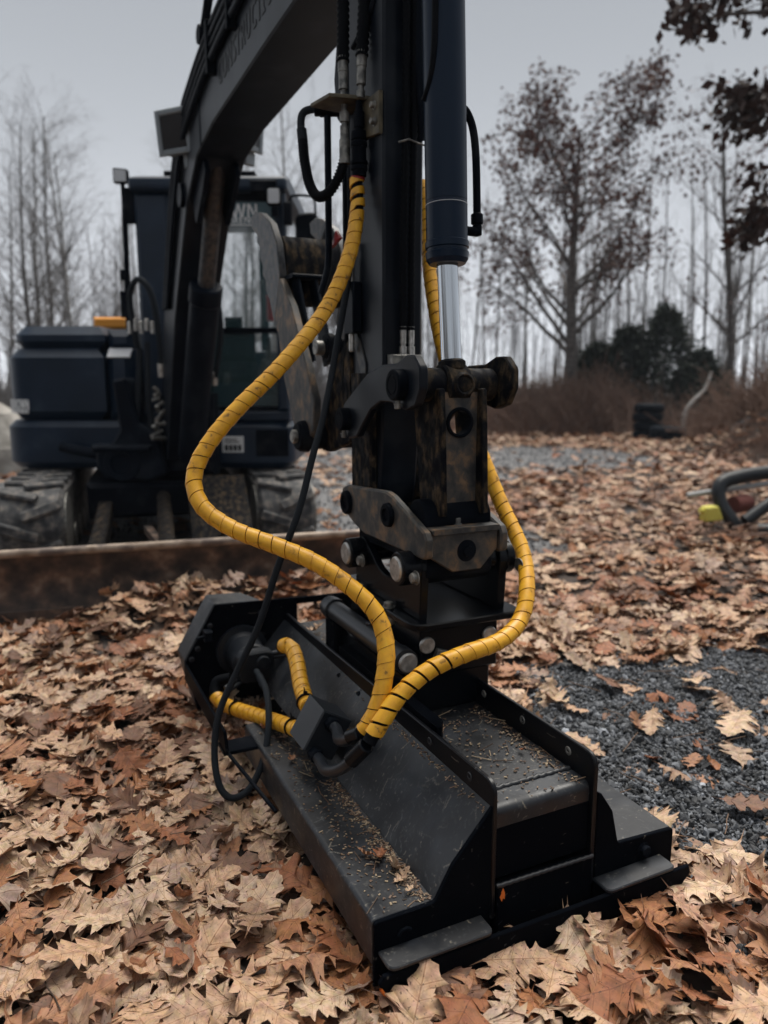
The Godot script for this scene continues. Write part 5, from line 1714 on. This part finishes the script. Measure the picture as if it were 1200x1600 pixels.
func excavator_under(t: Node3D) -> void:
	var u := Transform3D(Basis(Vector3.UP, 0.2963), Vector3(-1.96, 0, -6.53))
	var b := MB.new()
	b.box(Vector3(-0.55, 0.28, -0.9), Vector3(0.55, 0.55, 0.9), 0.03)
	b.cyl(Vector3(0, 0.55, 0), Vector3(0, 0.63, 0), 0.5, 30)
	part("car_body", b, M.satin_black, t, u)
	for s in [-1.0, 1.0]:
		b = MB.new()
		var hub := PackedVector2Array()
		hub.append_array(circle(1.13, 0.31, 0.26, 12, -PI / 2, PI / 2))
		hub.append_array(circle(-1.13, 0.31, 0.26, 12, PI / 2, PI * 1.5))
		b.prism(hub, "x", s * 0.88 - 0.21, s * 0.88 + 0.21, 0.03)
		var tr := part("track", b, M.track_rubber, t, u)
		# moulded lugs
		b = MB.new()
		var run := 2.26
		var arc := PI * 0.26
		var total := 2.0 * run + 2.0 * arc
		var count := 46
		for i in count:
			var d := total * i / count
			var p: Vector2
			var a := 0.0
			if d < run: p = Vector2(-1.13 + d, 0.57); a = PI / 2
			elif d < run + arc: a = PI / 2 - (d - run) / 0.26; p = Vector2(1.13 + cos(a) * 0.26, 0.31 + sin(a) * 0.26)
			elif d < 2 * run + arc: p = Vector2(1.13 - (d - run - arc), 0.05); a = -PI / 2
			else: a = -PI / 2 - (d - 2 * run - arc) / 0.26; p = Vector2(-1.13 + cos(a) * 0.26, 0.31 + sin(a) * 0.26)
			var outd := Vector3(0, sin(a), cos(a))
			var along := Vector3(0, cos(a), -sin(a))
			for h in [-1.0, 1.0]:
				if i % 2 == (0 if h > 0 else 1): continue
				var bs := Basis(Vector3.RIGHT, outd, Vector3.RIGHT.cross(outd)) * Basis(Vector3.UP, 0.35 * h)
				b.tbox(Transform3D(bs, Vector3(s * 0.88 + h * 0.075, p.y, p.x) + outd * 0.015), Vector3(0.26, 0.045, 0.075), 0.012)
		part("track_lugs", b, M.track_rubber, tr, u)
		b = MB.new()
		for z in [1.13, 0.7, 0.35, 0.0, -0.35, -0.7, -1.13]:
			var rr := 0.22 if absf(z) > 1.0 else 0.09
			var y := 0.31 if absf(z) > 1.0 else 0.15
			for q in [-1.0, 1.0]: b.cyl(Vector3(s * 0.88 + q * 0.213, y, z), Vector3(s * 0.88 + q * 0.225, y, z), rr, 18)
		part("rollers", b, M.dull_steel, tr, u)
	# blade
	b = MB.new()
	var prof := PackedVector2Array()
	for i in 9:
		var k := i / 8.0
		prof.append(Vector2(2.60 - 0.07 * sin(PI * k), 0.02 + k * 0.375))
	prof.append_array(circle(2.585, 0.408, 0.022, 8, -0.4, PI + 0.2))
	for i in 9:
		var k := 1.0 - i / 8.0
		prof.append(Vector2(2.575 - 0.07 * sin(PI * k) - 0.005, 0.02 + k * 0.37))
	b.prism(prof, "x", -1.14, 1.14, 0.004)
	var bl := part("blade", b, M.rust, t, u)
	b = MB.new()
	b.box(Vector3(-1.13, 0.022, 2.601), Vector3(1.13, 0.105, 2.618), 0.003)
	part("cutting_edge", b, M.rust, bl, u)
	b = MB.new()
	b.cyl(Vector3(-1.145, 0.411, 2.587), Vector3(1.145, 0.411, 2.587), 0.024, 16)
	part("top_lip", b, M.worn_lip, bl, u)
	b = MB.new()
	for x in [-0.42, 0.42]: b.prism(P([2.5, 0.12, 2.5, 0.3, 1.6, 0.34, 0.9, 0.42, 0.9, 0.28, 1.6, 0.2]), "x", x - 0.05, x + 0.05, 0.01)
	b.cyl(Vector3(0, 0.33, 2.5), Vector3(0, 0.45, 1.0), 0.05, 16)
	part("blade_arms", b, M.muddy, bl, u)
	b = MB.new()
	b.tbox(Transform3D(Basis(Vector3.RIGHT, 0.6), Vector3(0.38, 0.40, 1.45)), Vector3(0.42, 0.02, 0.75), 0.004)
	part("guard_plate", b, M.muddy, bl, u)
	b = MB.new()
	b.tbox(Transform3D(Basis(Vector3.UP, 0.15), Vector3(-0.05, 0.30, 1.95)), Vector3(0.05, 0.05, 0.9), 0.005)
	part("blade_strut", b, M.rust, bl, u)


# ---------------------------------------------------------------- trees and background
func grow(tr: MB, tw: MB, p: Vector3, dir: Vector3, l: float, r: float, level: int, spec: Dictionary, tips: Array) -> void:
	var seg: int = spec.seg[level]
	var pts := PackedVector3Array([p])
	var d := dir
	for i in seg:
		d = (d + Vector3(rng.randfn(0, 1), rng.randfn(0, 0.6) + spec.up[level], rng.randfn(0, 1)) * spec.wander[level]).normalized()
		pts.append(pts[i] + d * l / seg)
	var target := tr if level <= spec.trunk_levels else tw
	target.tube(pts, r, spec.sides[level], maxf(r * spec.taper[level], 0.003), false)
	if level == spec.kids.size():
		tips.append(pts)
		return
	var n: int = spec.kids[level]
	for i in n:
		var f: float = lerpf(spec.first[level], 1.0, (i + rng.randf()) / n)
		var q := f * seg
		var k := mini(int(q), seg - 1)
		var at := pts[k].lerp(pts[k + 1], q - k)
		var along := (pts[k + 1] - pts[k]).normalized()
		var side := along.cross(Vector3(rng.randfn(0, 1), rng.randfn(0, 1), rng.randfn(0, 1))).normalized()
		var ang: float = spec.angle[level] * rng.randf_range(0.75, 1.25)
		var dd := (along * cos(ang) + side * sin(ang)).normalized()
		var ll: float = l * spec.ratio[level] * (1.0 - 0.55 * f if level == 0 else 1.0 - 0.3 * f) * rng.randf_range(0.7, 1.2)
		var rr: float = r * lerpf(1.0, spec.taper[level], f) * spec.thin[level]
		grow(tr, tw, at, dd, ll, rr, level + 1, spec, tips)


func bare_tree(called: String, label: String, at: Vector3, h: float, r: float, spec: Dictionary, bark: Material, twig: Material, group := "") -> Array:
	var t := thing(called, label, "tree", at, 0.0, group)
	var tr := MB.new()
	var tw := MB.new()
	var tips := []
	grow(tr, tw, Vector3(0, -0.1, 0), Vector3(rng.randfn(0, 0.03), 1, rng.randfn(0, 0.03)).normalized(), h, r, 0, spec, tips)
	part("trunk", tr, bark, t, t.global_transform)
	var cr := part("crown", tw, twig, t, t.global_transform)
	return [t, tips, cr]


# loose leaves set along the outer twigs
func leafage(tips: Array, share: float, per: int, size: float, cols: Array, spread: float) -> MB:
	var b := MB.new()
	for pts in tips:
		if rng.randf() > share: continue
		var base: Color = cols[rng.randi() % cols.size()]
		for i in per:
			var k: int = rng.randi() % (pts.size() - 1)
			var p: Vector3 = pts[k].lerp(pts[k + 1], rng.randf()) + Vector3(rng.randfn(0, spread), rng.randfn(0, spread) - spread * 0.4, rng.randfn(0, spread))
			var u := Vector3(rng.randfn(0, 1), rng.randfn(0, 1) - 0.6, rng.randfn(0, 1)).normalized()
			var w := u.cross(Vector3(rng.randfn(0, 1), rng.randfn(0, 1), rng.randfn(0, 1))).normalized()
			var s := size * rng.randf_range(0.6, 1.3)
			var g := rng.randf_range(0.6, 1.4)
			b.c = Color(base.r * g, base.g * g, base.b * g)
			var nn := u.cross(w)
			b.tri(p, p + u * s * 0.5 + w * s * 0.32, p + u * s, nn, nn, nn)
			b.tri(p, p + u * s, p + u * s * 0.45 - w * s * 0.32, nn, nn, nn)
	return b


func copy(o: Node3D, label := "") -> Node3D:
	var base := str(o.name)
	var c := o.duplicate()
	c.name = numbered(base, self)
	add_child(c, true)
	if label: c.set_meta("label", label)
	return c


func build_woods() -> void:
	var birch := {"seg": [9, 4, 3, 2], "up": [0.05, 0.35, 0.2, 0.1], "wander": [0.035, 0.13, 0.2, 0.25], "trunk_levels": 0, "sides": [6, 4, 3, 3], "taper": [0.18, 0.25, 0.4, 0.6], "kids": [26, 6, 4], "first": [0.18, 0.15, 0.2], "angle": [0.75, 0.7, 0.7], "ratio": [0.34, 0.5, 0.55], "thin": [0.42, 0.5, 0.6]}
	var sapling := {"seg": [9, 3, 2], "up": [0.05, 0.4, 0.2], "wander": [0.03, 0.12, 0.2], "trunk_levels": 0, "sides": [6, 3, 3], "taper": [0.25, 0.3, 0.5], "kids": [22, 5], "first": [0.32, 0.15], "angle": [0.6, 0.7], "ratio": [0.20, 0.5], "thin": [0.3, 0.5]}
	var lab := ["bare grey birch in the hazy woods behind the excavator", "thin straight sapling trunk in the woods beyond the clearing"]
	var protos := []
	for i in 4:
		protos.append(bare_tree("bare_birch", lab[0], Vector3(0, 0, -60), 9.0, 0.085, birch, M.pale_bark if i % 2 else M.bark, M.twig, "bare birches behind the excavator")[0])
	var spots := []
	for i in 40:
		var z := rng.randf_range(-17.0, -38.0)
		var x := rng.randf_range(z * 0.60, z * 0.03)
		spots.append(Vector3(x, 0, z))
	spots[0] = Vector3(-8.3, 0, -18.0)
	spots[1] = Vector3(-6.9, 0, -17.0)
	spots[2] = Vector3(-3.4, 0, -19.0)
	spots[3] = Vector3(-2.2, 0, -24.0)
	spots[4] = Vector3(-5.6, 0, -21.0)
	for i in spots.size():
		var o: Node3D = protos[i] if i < protos.size() else copy(protos[i % protos.size()])
		var p: Vector3 = spots[i]
		p.y = ground_y(p.x, p.z)
		o.position = p
		var side := 600.0 + 1164.0 * p.x / -p.z
		var where := 0 if side < 190.0 else (1 if side < 430.0 else 2)
		o.set_meta("label", ["bare grey birch in the hazy woods left of the excavator's cab", "bare grey birch rising behind the excavator's cab and boom", "bare grey birch seen in the gap between boom and stick"][where])
		o.set_meta("group", ["birches left of the cab", "birches behind the cab and boom", "birches between boom and stick"][where])
		o.rotation.y = rng.randf() * TAU
		o.scale = Vector3.ONE * rng.randf_range(0.62, 1.05) * (1.0 if p.z < -20 else 0.75)
	protos = []
	for i in 4:
		protos.append(bare_tree("sapling", lab[1], Vector3(0, 0, -60), 11.0, 0.075, sapling, M.pale_bark if i % 2 else M.bark, M.twig, "saplings beyond the clearing")[0])
	for i in 64:
		var z := rng.randf_range(-24.0, -44.0)
		var x := rng.randf_range(-z * 0.02, -z * 0.60)
		var o: Node3D = protos[i] if i < protos.size() else copy(protos[i % protos.size()])
		o.position = Vector3(x, ground_y(x, z), z)
		var side := 600.0 + 1164.0 * x / -z
		var where := 0 if side < 880.0 else (1 if side < 1110.0 else 2)
		o.set_meta("label", ["thin straight sapling in the woods left of the big oak", "thin straight sapling between the big oak and the slim dark tree", "thin straight sapling in the woods at the right edge"][where])
		o.set_meta("group", ["saplings left of the oak", "saplings between oak and slim tree", "saplings at the right edge"][where])
		o.rotation.y = rng.randf() * TAU
		o.scale = Vector3.ONE * rng.randf_range(0.6, 1.05)
	# far mass of woods beyond what can be told apart
	var mb := MB.new()
	for i in 26:
		var p := Vector3(rng.randfn(0, 1.6), 0, rng.randfn(0, 1.6))
		var hh := rng.randf_range(4.0, 9.0)
		var pts := PackedVector3Array([p, p + Vector3(rng.randfn(0, 0.1), hh * 0.5, rng.randfn(0, 0.1)), p + Vector3(rng.randfn(0, 0.3), hh, rng.randfn(0, 0.3))])
		mb.tube(pts, rng.randf_range(0.02, 0.06), 4, 0.01, false)
		for k in 9:
			var q := pts[1].lerp(pts[2], rng.randf_range(-0.3, 0.95))
			var e := q + Vector3(rng.randfn(0, 0.5), rng.randf_range(0.3, 1.1), rng.randfn(0, 0.5))
			mb.tube(PackedVector3Array([q, e]), 0.014, 3, 0.006, false)
	var places := []
	for i in 40:
		var z := rng.randf_range(-42.0, -75.0)
		var x := rng.randf_range(z * 0.75, -z * 0.75)
		places.append(Transform3D(Basis(Vector3.UP, rng.randf() * TAU).scaled(Vector3.ONE * rng.randf_range(0.7, 1.25)), Vector3(x, -0.1, z)))
	for i in 130:
		var a := rng.randf_range(-0.35, PI + 0.35)
		var rad := rng.randf_range(9.0, 34.0)
		places.append(Transform3D(Basis(Vector3.UP, rng.randf() * TAU).scaled(Vector3.ONE * rng.randf_range(0.7, 1.1)), Vector3(cos(a) * rad * 1.3, -0.1, 4.0 + sin(a) * rad)))
	var fw := multi("far_woods", mb.mesh(), M.twig, places, [], self)
	tag(fw, "hazy mass of bare woods far behind and all round the clearing", "woods", "", "stuff")
	# undergrowth along the wood's edge
	mb = MB.new()
	for i in 60:
		var p := Vector3(rng.randfn(0, 0.35), 0, rng.randfn(0, 0.35))
		var e := p + Vector3(rng.randfn(0, 0.35), rng.randf_range(0.3, 1.3), rng.randfn(0, 0.35))
		mb.tube(PackedVector3Array([p, p.lerp(e, 0.5) + Vector3(rng.randfn(0, 0.08), 0, rng.randfn(0, 0.08)), e]), 0.010, 3, 0.004, false)
	places = []
	var um := mb.mesh()
	for i in 170:
		var z := rng.randf_range(-17.0, -34.0)
		var x := rng.randf_range(z * 0.62, z * 0.06)
		places.append(Transform3D(Basis(Vector3.UP, rng.randf() * TAU).scaled(Vector3.ONE * rng.randf_range(0.8, 1.7)), Vector3(x, 0, z)))
	for i in 130:
		var z := rng.randf_range(-23.0, -34.0)
		var x := rng.randf_range(-z * 0.08, -z * 0.62)
		places.append(Transform3D(Basis(Vector3.UP, rng.randf() * TAU).scaled(Vector3.ONE * rng.randf_range(0.7, 1.3)), Vector3(x, ground_y(x, z), z)))
	tag(multi("undergrowth", um, M.twig, places, [], self), "grey brown tangle of undergrowth along the edge of the woods", "undergrowth", "", "stuff")
	# brown brush heaped on the low bank at the clearing's far end
	places = []
	for i in 105:
		var x := rng.randfn(5.0, 1.5)
		var z := rng.randfn(-20.0, 0.7)
		places.append(Transform3D(Basis.from_euler(Vector3(rng.randfn(0, 0.7), rng.randf() * TAU, rng.randfn(0, 0.7))).scaled(Vector3.ONE * rng.randf_range(0.6, 1.1)), Vector3(x, ground_y(x, z) - 0.05, z)))
	tag(multi("brush_heap", um, M.brown_twig, places, [], self), "low heap of brown brush across the far end of the clearing", "brush", "", "stuff")
	places = []
	for i in 110:
		var x := rng.randfn(8.4, 1.1)
		var z := rng.randfn(-14.6, 1.0)
		places.append(Transform3D(Basis.from_euler(Vector3(rng.randfn(0, 0.6), rng.randf() * TAU, rng.randfn(0, 0.6))).scaled(Vector3.ONE * rng.randf_range(0.5, 1.0)), Vector3(x, ground_y(x, z) - 0.05, z)))
	tag(multi("brush_tangle", um, M.brown_twig, places, [], self), "brown twigs tangled over the leafy bank at the right", "brush", "", "stuff")

	# the big oak that keeps its brown leaves
	var oak := {"seg": [10, 6, 4, 3], "up": [0.06, 0.16, 0.1, 0.0], "wander": [0.025, 0.13, 0.2, 0.3], "trunk_levels": 1, "sides": [9, 6, 4, 3], "taper": [0.16, 0.25, 0.35, 0.5], "kids": [30, 7, 5], "first": [0.26, 0.3, 0.2], "angle": [0.8, 0.7, 0.8], "ratio": [0.56, 0.44, 0.5], "thin": [0.45, 0.45, 0.5]}
	rng.seed = 102
	var got := bare_tree("oak_tree", "tall oak holding its brown leaves in the middle of the clearing's edge", Vector3(5.2, 0.0, -21.0), 8.0, 0.22, oak, M.bark, M.twig)
	var lv := leafage(got[1], 0.72, 12, 0.125, [Color.WHITE, Color(0.7, 0.75, 0.8), Color(1.5, 1.15, 0.9)], 0.13)
	part("foliage", lv, M.tree_leaf0, got[0], got[0].global_transform)
	# a slighter tree to its right
	rng.seed = 152
	got = bare_tree("bare_tree", "slim dark leaning tree with few leaves right of the oak", Vector3(10.2, 0.2, -22.5), 9.5, 0.15, birch, M.bark, M.twig)
	lv = leafage(got[1], 0.10, 8, 0.16, [Color.WHITE], 0.12)
	part("foliage", lv, M.tree_leaf0, got[0], got[0].global_transform)
	# near tree outside the frame whose branch hangs into the top right corner
	rng.seed = 184
	var near := thing("overhanging_oak", "near oak whose dark leafy branches hang into the top right", "tree", Vector3(6.25, 0, -8.2))
	var tr := MB.new()
	var tw := MB.new()
	var tips := []
	tr.tube(PackedVector3Array([Vector3(0, -0.1, 0), Vector3(0.05, 2.5, 0), Vector3(-0.05, 5.2, 0.05), Vector3(0, 8.0, 0)]), 0.22, 10, 0.09, false)
	var limb := {"seg": [6, 5, 4, 3], "up": [0.0, 0.05, 0.0, 0.0], "wander": [0.08, 0.16, 0.22, 0.3], "trunk_levels": 0, "sides": [6, 5, 4, 3], "taper": [0.3, 0.3, 0.4, 0.5], "kids": [9, 6, 4], "first": [0.3, 0.2, 0.2], "angle": [0.7, 0.7, 0.8], "ratio": [0.42, 0.5, 0.5], "thin": [0.5, 0.5, 0.6]}
	grow(tr, tw, Vector3(0, 4.3, 0), Vector3(-1.0, -0.14, 0.05).normalized(), 2.6, 0.05, 0, limb, tips)
	grow(tr, tw, Vector3(0, 4.9, 0), Vector3(-0.95, 0.06, -0.1).normalized(), 2.9, 0.055, 0, limb, tips)
	grow(tr, tw, Vector3(0, 3.5, 0), Vector3(-0.95, -0.18, -0.2).normalized(), 2.2, 0.04, 0, limb, tips)
	part("trunk", tr, M.bark, near, near.global_transform)
	part("crown", tw, M.twig, near, near.global_transform)
	lv = leafage(tips, 0.6, 8, 0.115, [Color.WHITE, Color(0.7, 0.7, 0.8), Color(1.4, 1.0, 0.9)], 0.07)
	part("foliage", lv, M.tree_leaf1, near, near.global_transform)
	# dark evergreens above the brush
	var ever := [[7.85, -21.3, 3.1, 1.45], [6.9, -21.6, 2.2, 1.25], [6.1, -21.8, 1.5, 0.95], [8.95, -21.4, 2.1, 1.25]]
	for q in ever:
		var e := thing("evergreen", ["dark evergreen, tallest of the clump, its spire above the brush", "broad dark evergreen just left of the clump's tallest spire", "low dark evergreen at the left end of the clump", "low dark evergreen at the right end of the clump"][ever.find(q)], "evergreen", Vector3(q[0], ground_y(q[0], q[1]), q[1]))
		var b := MB.new()
		b.tube(PackedVector3Array([Vector3(0, -0.1, 0), Vector3(0, q[2], 0)]), 0.06, 6, 0.01, false)
		part("trunk", b, M.bark, e, e.global_transform)
		b = MB.new()
		for i in 620:
			var f := pow(rng.randf(), 0.8)
			var y: float = q[2] * lerpf(0.08, 0.98, f)
			var a := rng.randf() * TAU
			var reach: float = q[3] * pow(1.0 - f, 0.75) * rng.randf_range(0.45, 1.2) + 0.08
			var d := Vector3(cos(a), rng.randf_range(-0.1, 0.5), sin(a)).normalized()
			var g := rng.randf_range(0.5, 1.5)
			b.c = Color(g, g, g)
			for k in 9:
				var p := Vector3(0, y, 0) + d * reach * rng.randf_range(0.35, 1.0) + Vector3(rng.randfn(0, 0.07), rng.randfn(0, 0.07), rng.randfn(0, 0.07))
				var uu := (d + Vector3(rng.randfn(0, 0.5), rng.randfn(0, 0.5), rng.randfn(0, 0.5))).normalized()
				var ww := uu.cross(Vector3(rng.randfn(0, 1), rng.randfn(0, 1), rng.randfn(0, 1))).normalized()
				var s := rng.randf_range(0.10, 0.22)
				var nn := uu.cross(ww)
				b.tri(p, p + uu * s * 0.5 + ww * s * 0.16, p + uu * s, nn, nn, nn)
				b.tri(p, p + uu * s, p + uu * s * 0.5 - ww * s * 0.16, nn, nn, nn)
		part("foliage", b, M.tree_leaf2, e, e.global_transform)


func tire_mesh(r: float, w: float) -> ArrayMesh:
	var b := MB.new()
	b.lathe(Vector3.ZERO, Vector3.UP, [Vector2(0.015, r * 0.58), Vector2(0, r * 0.72), Vector2(0.012, r * 0.88), Vector2(w * 0.16, r * 0.97), Vector2(w * 0.3, r), Vector2(w * 0.34, r), Vector2(w * 0.35, r * 0.965), Vector2(w * 0.38, r * 0.965), Vector2(w * 0.39, r), Vector2(w * 0.61, r), Vector2(w * 0.62, r * 0.965), Vector2(w * 0.65, r * 0.965), Vector2(w * 0.66, r), Vector2(w * 0.7, r), Vector2(w * 0.84, r * 0.97), Vector2(w - 0.012, r * 0.88), Vector2(w, r * 0.72), Vector2(w - 0.015, r * 0.58), Vector2(w * 0.8, r * 0.62), Vector2(w * 0.2, r * 0.62), Vector2(0.015, r * 0.58)], 30)
	return b.mesh()


func build_things() -> void:
	# tyres at the far side of the clearing
	var words := ["bottom tire of the stack before the brush heap", "second tire from the ground in the stack of old tires", "third tire from the ground in the stack of old tires", "top tire of the stack before the brush heap"]
	mat("tire", srgb(0.008, 0.012, 0.017), 0.65)
	M.tire.metallic_specular = 0.15
	var tm := tire_mesh(0.34, 0.205)
	for i in 4:
		var o := thing("old_tire", words[i], "tire", Vector3(6.10 + [0.0, 0.02, -0.02, 0.01][i], ground_y(6.1, -17.3) + i * 0.207, -17.3), 0.3 * i, "old tires by the brush")
		put("tire_rubber", tm, M.tire, o, o.global_transform)
	var o := thing("old_tire", "single wide tire lying in front of the tire stack", "tire", Vector3(6.30, ground_y(6.30, -16.6) + 0.04, -16.6), 0.0, "old tires by the brush")
	put("tire_rubber", tire_mesh(0.40, 0.30), M.tire, o, o.global_transform)
	# bleached crooked branch
	var b := MB.new()
	b.tube(smooth(PackedVector3Array([Vector3(7.05, 0.1, -17.6), Vector3(7.05, 0.55, -17.6), Vector3(7.2, 0.85, -17.6), Vector3(7.5, 1.15, -17.65), Vector3(7.65, 1.55, -17.7)]), 5), 0.055, 8, 0.03)
	o = thing("dead_branch", "crooked bleached branch standing out of the brush right of the tires", "branch", Vector3(7.05, 0, -17.6))
	part("bare_wood", b, M.bleached_wood, o)
	# junk heap at the right edge
	o = thing("drain_pipe", "bent black plastic pipe bowed over the junk at the right edge", "pipe", Vector3(3.1, 0, -6.5))
	b = MB.new()
	ribbed(b, PackedVector3Array([Vector3(3.10, 0.05, -6.42), Vector3(2.98, 0.24, -6.5), Vector3(2.98, 0.40, -6.55), Vector3(3.12, 0.46, -6.6), Vector3(3.5, 0.50, -6.7), Vector3(4.1, 0.47, -6.8), Vector3(4.6, 0.30, -6.9)]), 0.066, 0.03)
	part("pipe_wall", b, M.pipe_black, o)
	o = thing("drain_pipe", "straight black plastic pipe propped against the bent one", "pipe", Vector3(3.3, 0, -6.4))
	b = MB.new()
	ribbed(b, PackedVector3Array([Vector3(3.12, 0.12, -6.33), Vector3(3.4, 0.30, -6.38), Vector3(3.9, 0.52, -6.45), Vector3(4.4, 0.6, -6.5)]), 0.055, 0.03)
	part("pipe_wall", b, M.pipe_black, o)
	o = thing("drain_pipe", "low black plastic pipe lying flat in front of the junk heap", "pipe", Vector3(3.6, 0, -6.0))
	b = MB.new()
	ribbed(b, PackedVector3Array([Vector3(3.15, 0.08, -6.15), Vector3(3.5, 0.10, -5.95), Vector3(4.0, 0.12, -5.9), Vector3(4.5, 0.1, -6.0)]), 0.06, 0.03)
	part("pipe_wall", b, M.pipe_black, o)
	o = thing("yellow_jug", "bright yellow plastic jug lying by the bent pipe", "jug", Vector3(2.88, 0.1, -6.45), 0.2)
	b = MB.new()
	b.prism(rounded(P([-0.09, 0.0, -0.085, 0.13, 0.03, 0.14, 0.10, 0.01]), 0.02, 4), "z", -0.05, 0.05, 0.012)
	b.cyl(Vector3(-0.085, 0.09, 0), Vector3(-0.12, 0.10, 0), 0.022, 12)
	part("jug_body", b, M.jug_yellow, o, o.global_transform)
	o = thing("red_can", "dull red can lying inside the loop of black pipe", "can", Vector3(3.20, 0.17, -6.62), 0.7)
	b = MB.new()
	b.lathe(Vector3(-0.12, 0.06, 0), Vector3(1, 0.05, 0.3), [Vector2(0, 0), Vector2(0, 0.07), Vector2(0.01, 0.08), Vector2(0.16, 0.08), Vector2(0.18, 0.06), Vector2(0.2, 0.06), Vector2(0.2, 0)], 20)
	part("can_body", b, M.can_red, o, o.global_transform)
	o = thing("metal_pole", "grey metal pole lying across the junk heap", "pole", Vector3(3.0, 0, -6.6))
	b = MB.new()
	b.cyl(Vector3(2.72, 0.30, -6.62), Vector3(4.3, 0.52, -6.72), 0.026, 12)
	part("pole_tube", b, M.pole_grey, o)
	o = thing("split_log", "pale split log at the edge of the bank, right", "log", Vector3(3.6, 0.05, -5.9), 0.9)
	b = MB.new()
	b.prism(rounded(P([-0.07, 0.0, -0.06, 0.09, 0.03, 0.12, 0.08, 0.02]), 0.02, 3), "z", -0.35, 0.35, 0.01)
	part("log_wood", b, M.pale_bark, o, o.global_transform)
	# dead sticks round the heap
	b = MB.new()
	for i in 34:
		var p := Vector3(rng.randf_range(2.4, 4.2), rng.randf_range(0.02, 0.12), rng.randf_range(-6.4, -5.7))
		var a := rng.randfn(0.2, 0.5)
		b.tube(PackedVector3Array([p, p + Vector3(cos(a), rng.randfn(0, 0.08), -sin(a)) * rng.randf_range(0.3, 0.8)]), 0.009, 4, 0.005, false)
	var s := part("dead_sticks", b, M.brown_twig, self)
	tag(s, "loose dead sticks lying round the junk heap", "sticks", "", "stuff")
	# pale block of stone far left
	o = thing("boulder", "pale weathered boulder beyond the excavator at the left edge", "boulder", Vector3(-6.05, 0.0, -11.2))
	b = MB.new()
	b.lathe(Vector3(0, -0.05, 0), Vector3.UP, [Vector2(0, 0.7), Vector2(0.4, 0.75), Vector2(0.9, 0.55), Vector2(1.1, 0.25), Vector2(1.14, 0.0)], 9)
	part("boulder_stone", b, M.pale_stone, o, o.global_transform)


# ----------------------------------------------------------------
func _ready() -> void:
	rng.seed = 20
	pile_noise.seed = 9
	pile_noise.frequency = 0.25
	# camera
	var cam := Camera3D.new()
	cam.name = "camera"
	add_child(cam)
	cam.position = Vector3(0, 1.3, 0)
	cam.rotation_degrees = Vector3(-9.85, 0, 0)
	var att := CameraAttributesPhysical.new()
	att.frustum_focal_length = 12.0 / tan(deg_to_rad(34.5))
	att.frustum_focus_distance = 1.8
	att.frustum_near = 0.05
	att.frustum_far = 400.0
	att.exposure_aperture = 1.45
	cam.attributes = att
	cam.fov = 69.0
	cam.far = 400.0
	cam.current = true
	# overcast sky
	var we := WorldEnvironment.new()
	we.name = "world_environment"
	var env := Environment.new()
	env.background_mode = Environment.BG_SKY
	var sky := Sky.new()
	var sm := ProceduralSkyMaterial.new()
	sm.sky_horizon_color = srgb(0.385, 0.40, 0.425)
	sm.sky_top_color = srgb(0.135, 0.145, 0.158)
	sm.sky_curve = 0.16
	sm.ground_horizon_color = srgb(0.5, 0.5, 0.5)
	sm.ground_bottom_color = srgb(0.12, 0.10, 0.09)
	sm.sun_angle_max = 1.0
	sky.sky_material = sm
	env.sky = sky
	env.tonemap_mode = Environment.TONE_MAPPER_LINEAR
	env.tonemap_exposure = 2.6
	env.sdfgi_enabled = true
	env.ssao_enabled = true
	env.ssil_enabled = true
	env.fog_enabled = true
	env.fog_light_color = Color(0.82, 0.85, 0.9)
	env.fog_density = 0.0008
	we.environment = env
	add_child(we)
	var sun := DirectionalLight3D.new()
	sun.name = "sun"
	sun.light_energy = 0.5
	sun.light_angular_distance = 40.0
	sun.light_color = Color(1.0, 0.98, 0.95)
	sun.shadow_enabled = true
	add_child(sun)
	sun.rotation_degrees = Vector3(-68, 160, 0)

	materials()
	var ground := build_ground()
	rng.seed = 9
	build_woods()
	rng.seed = 8
	build_excavator()
	build_mower()
	build_hoses()
	build_things()
	rng.seed = 5
	build_gravel()
	rng.seed = 6
	build_leaves(ground, cam)
	rng.seed = 7
	build_debris()
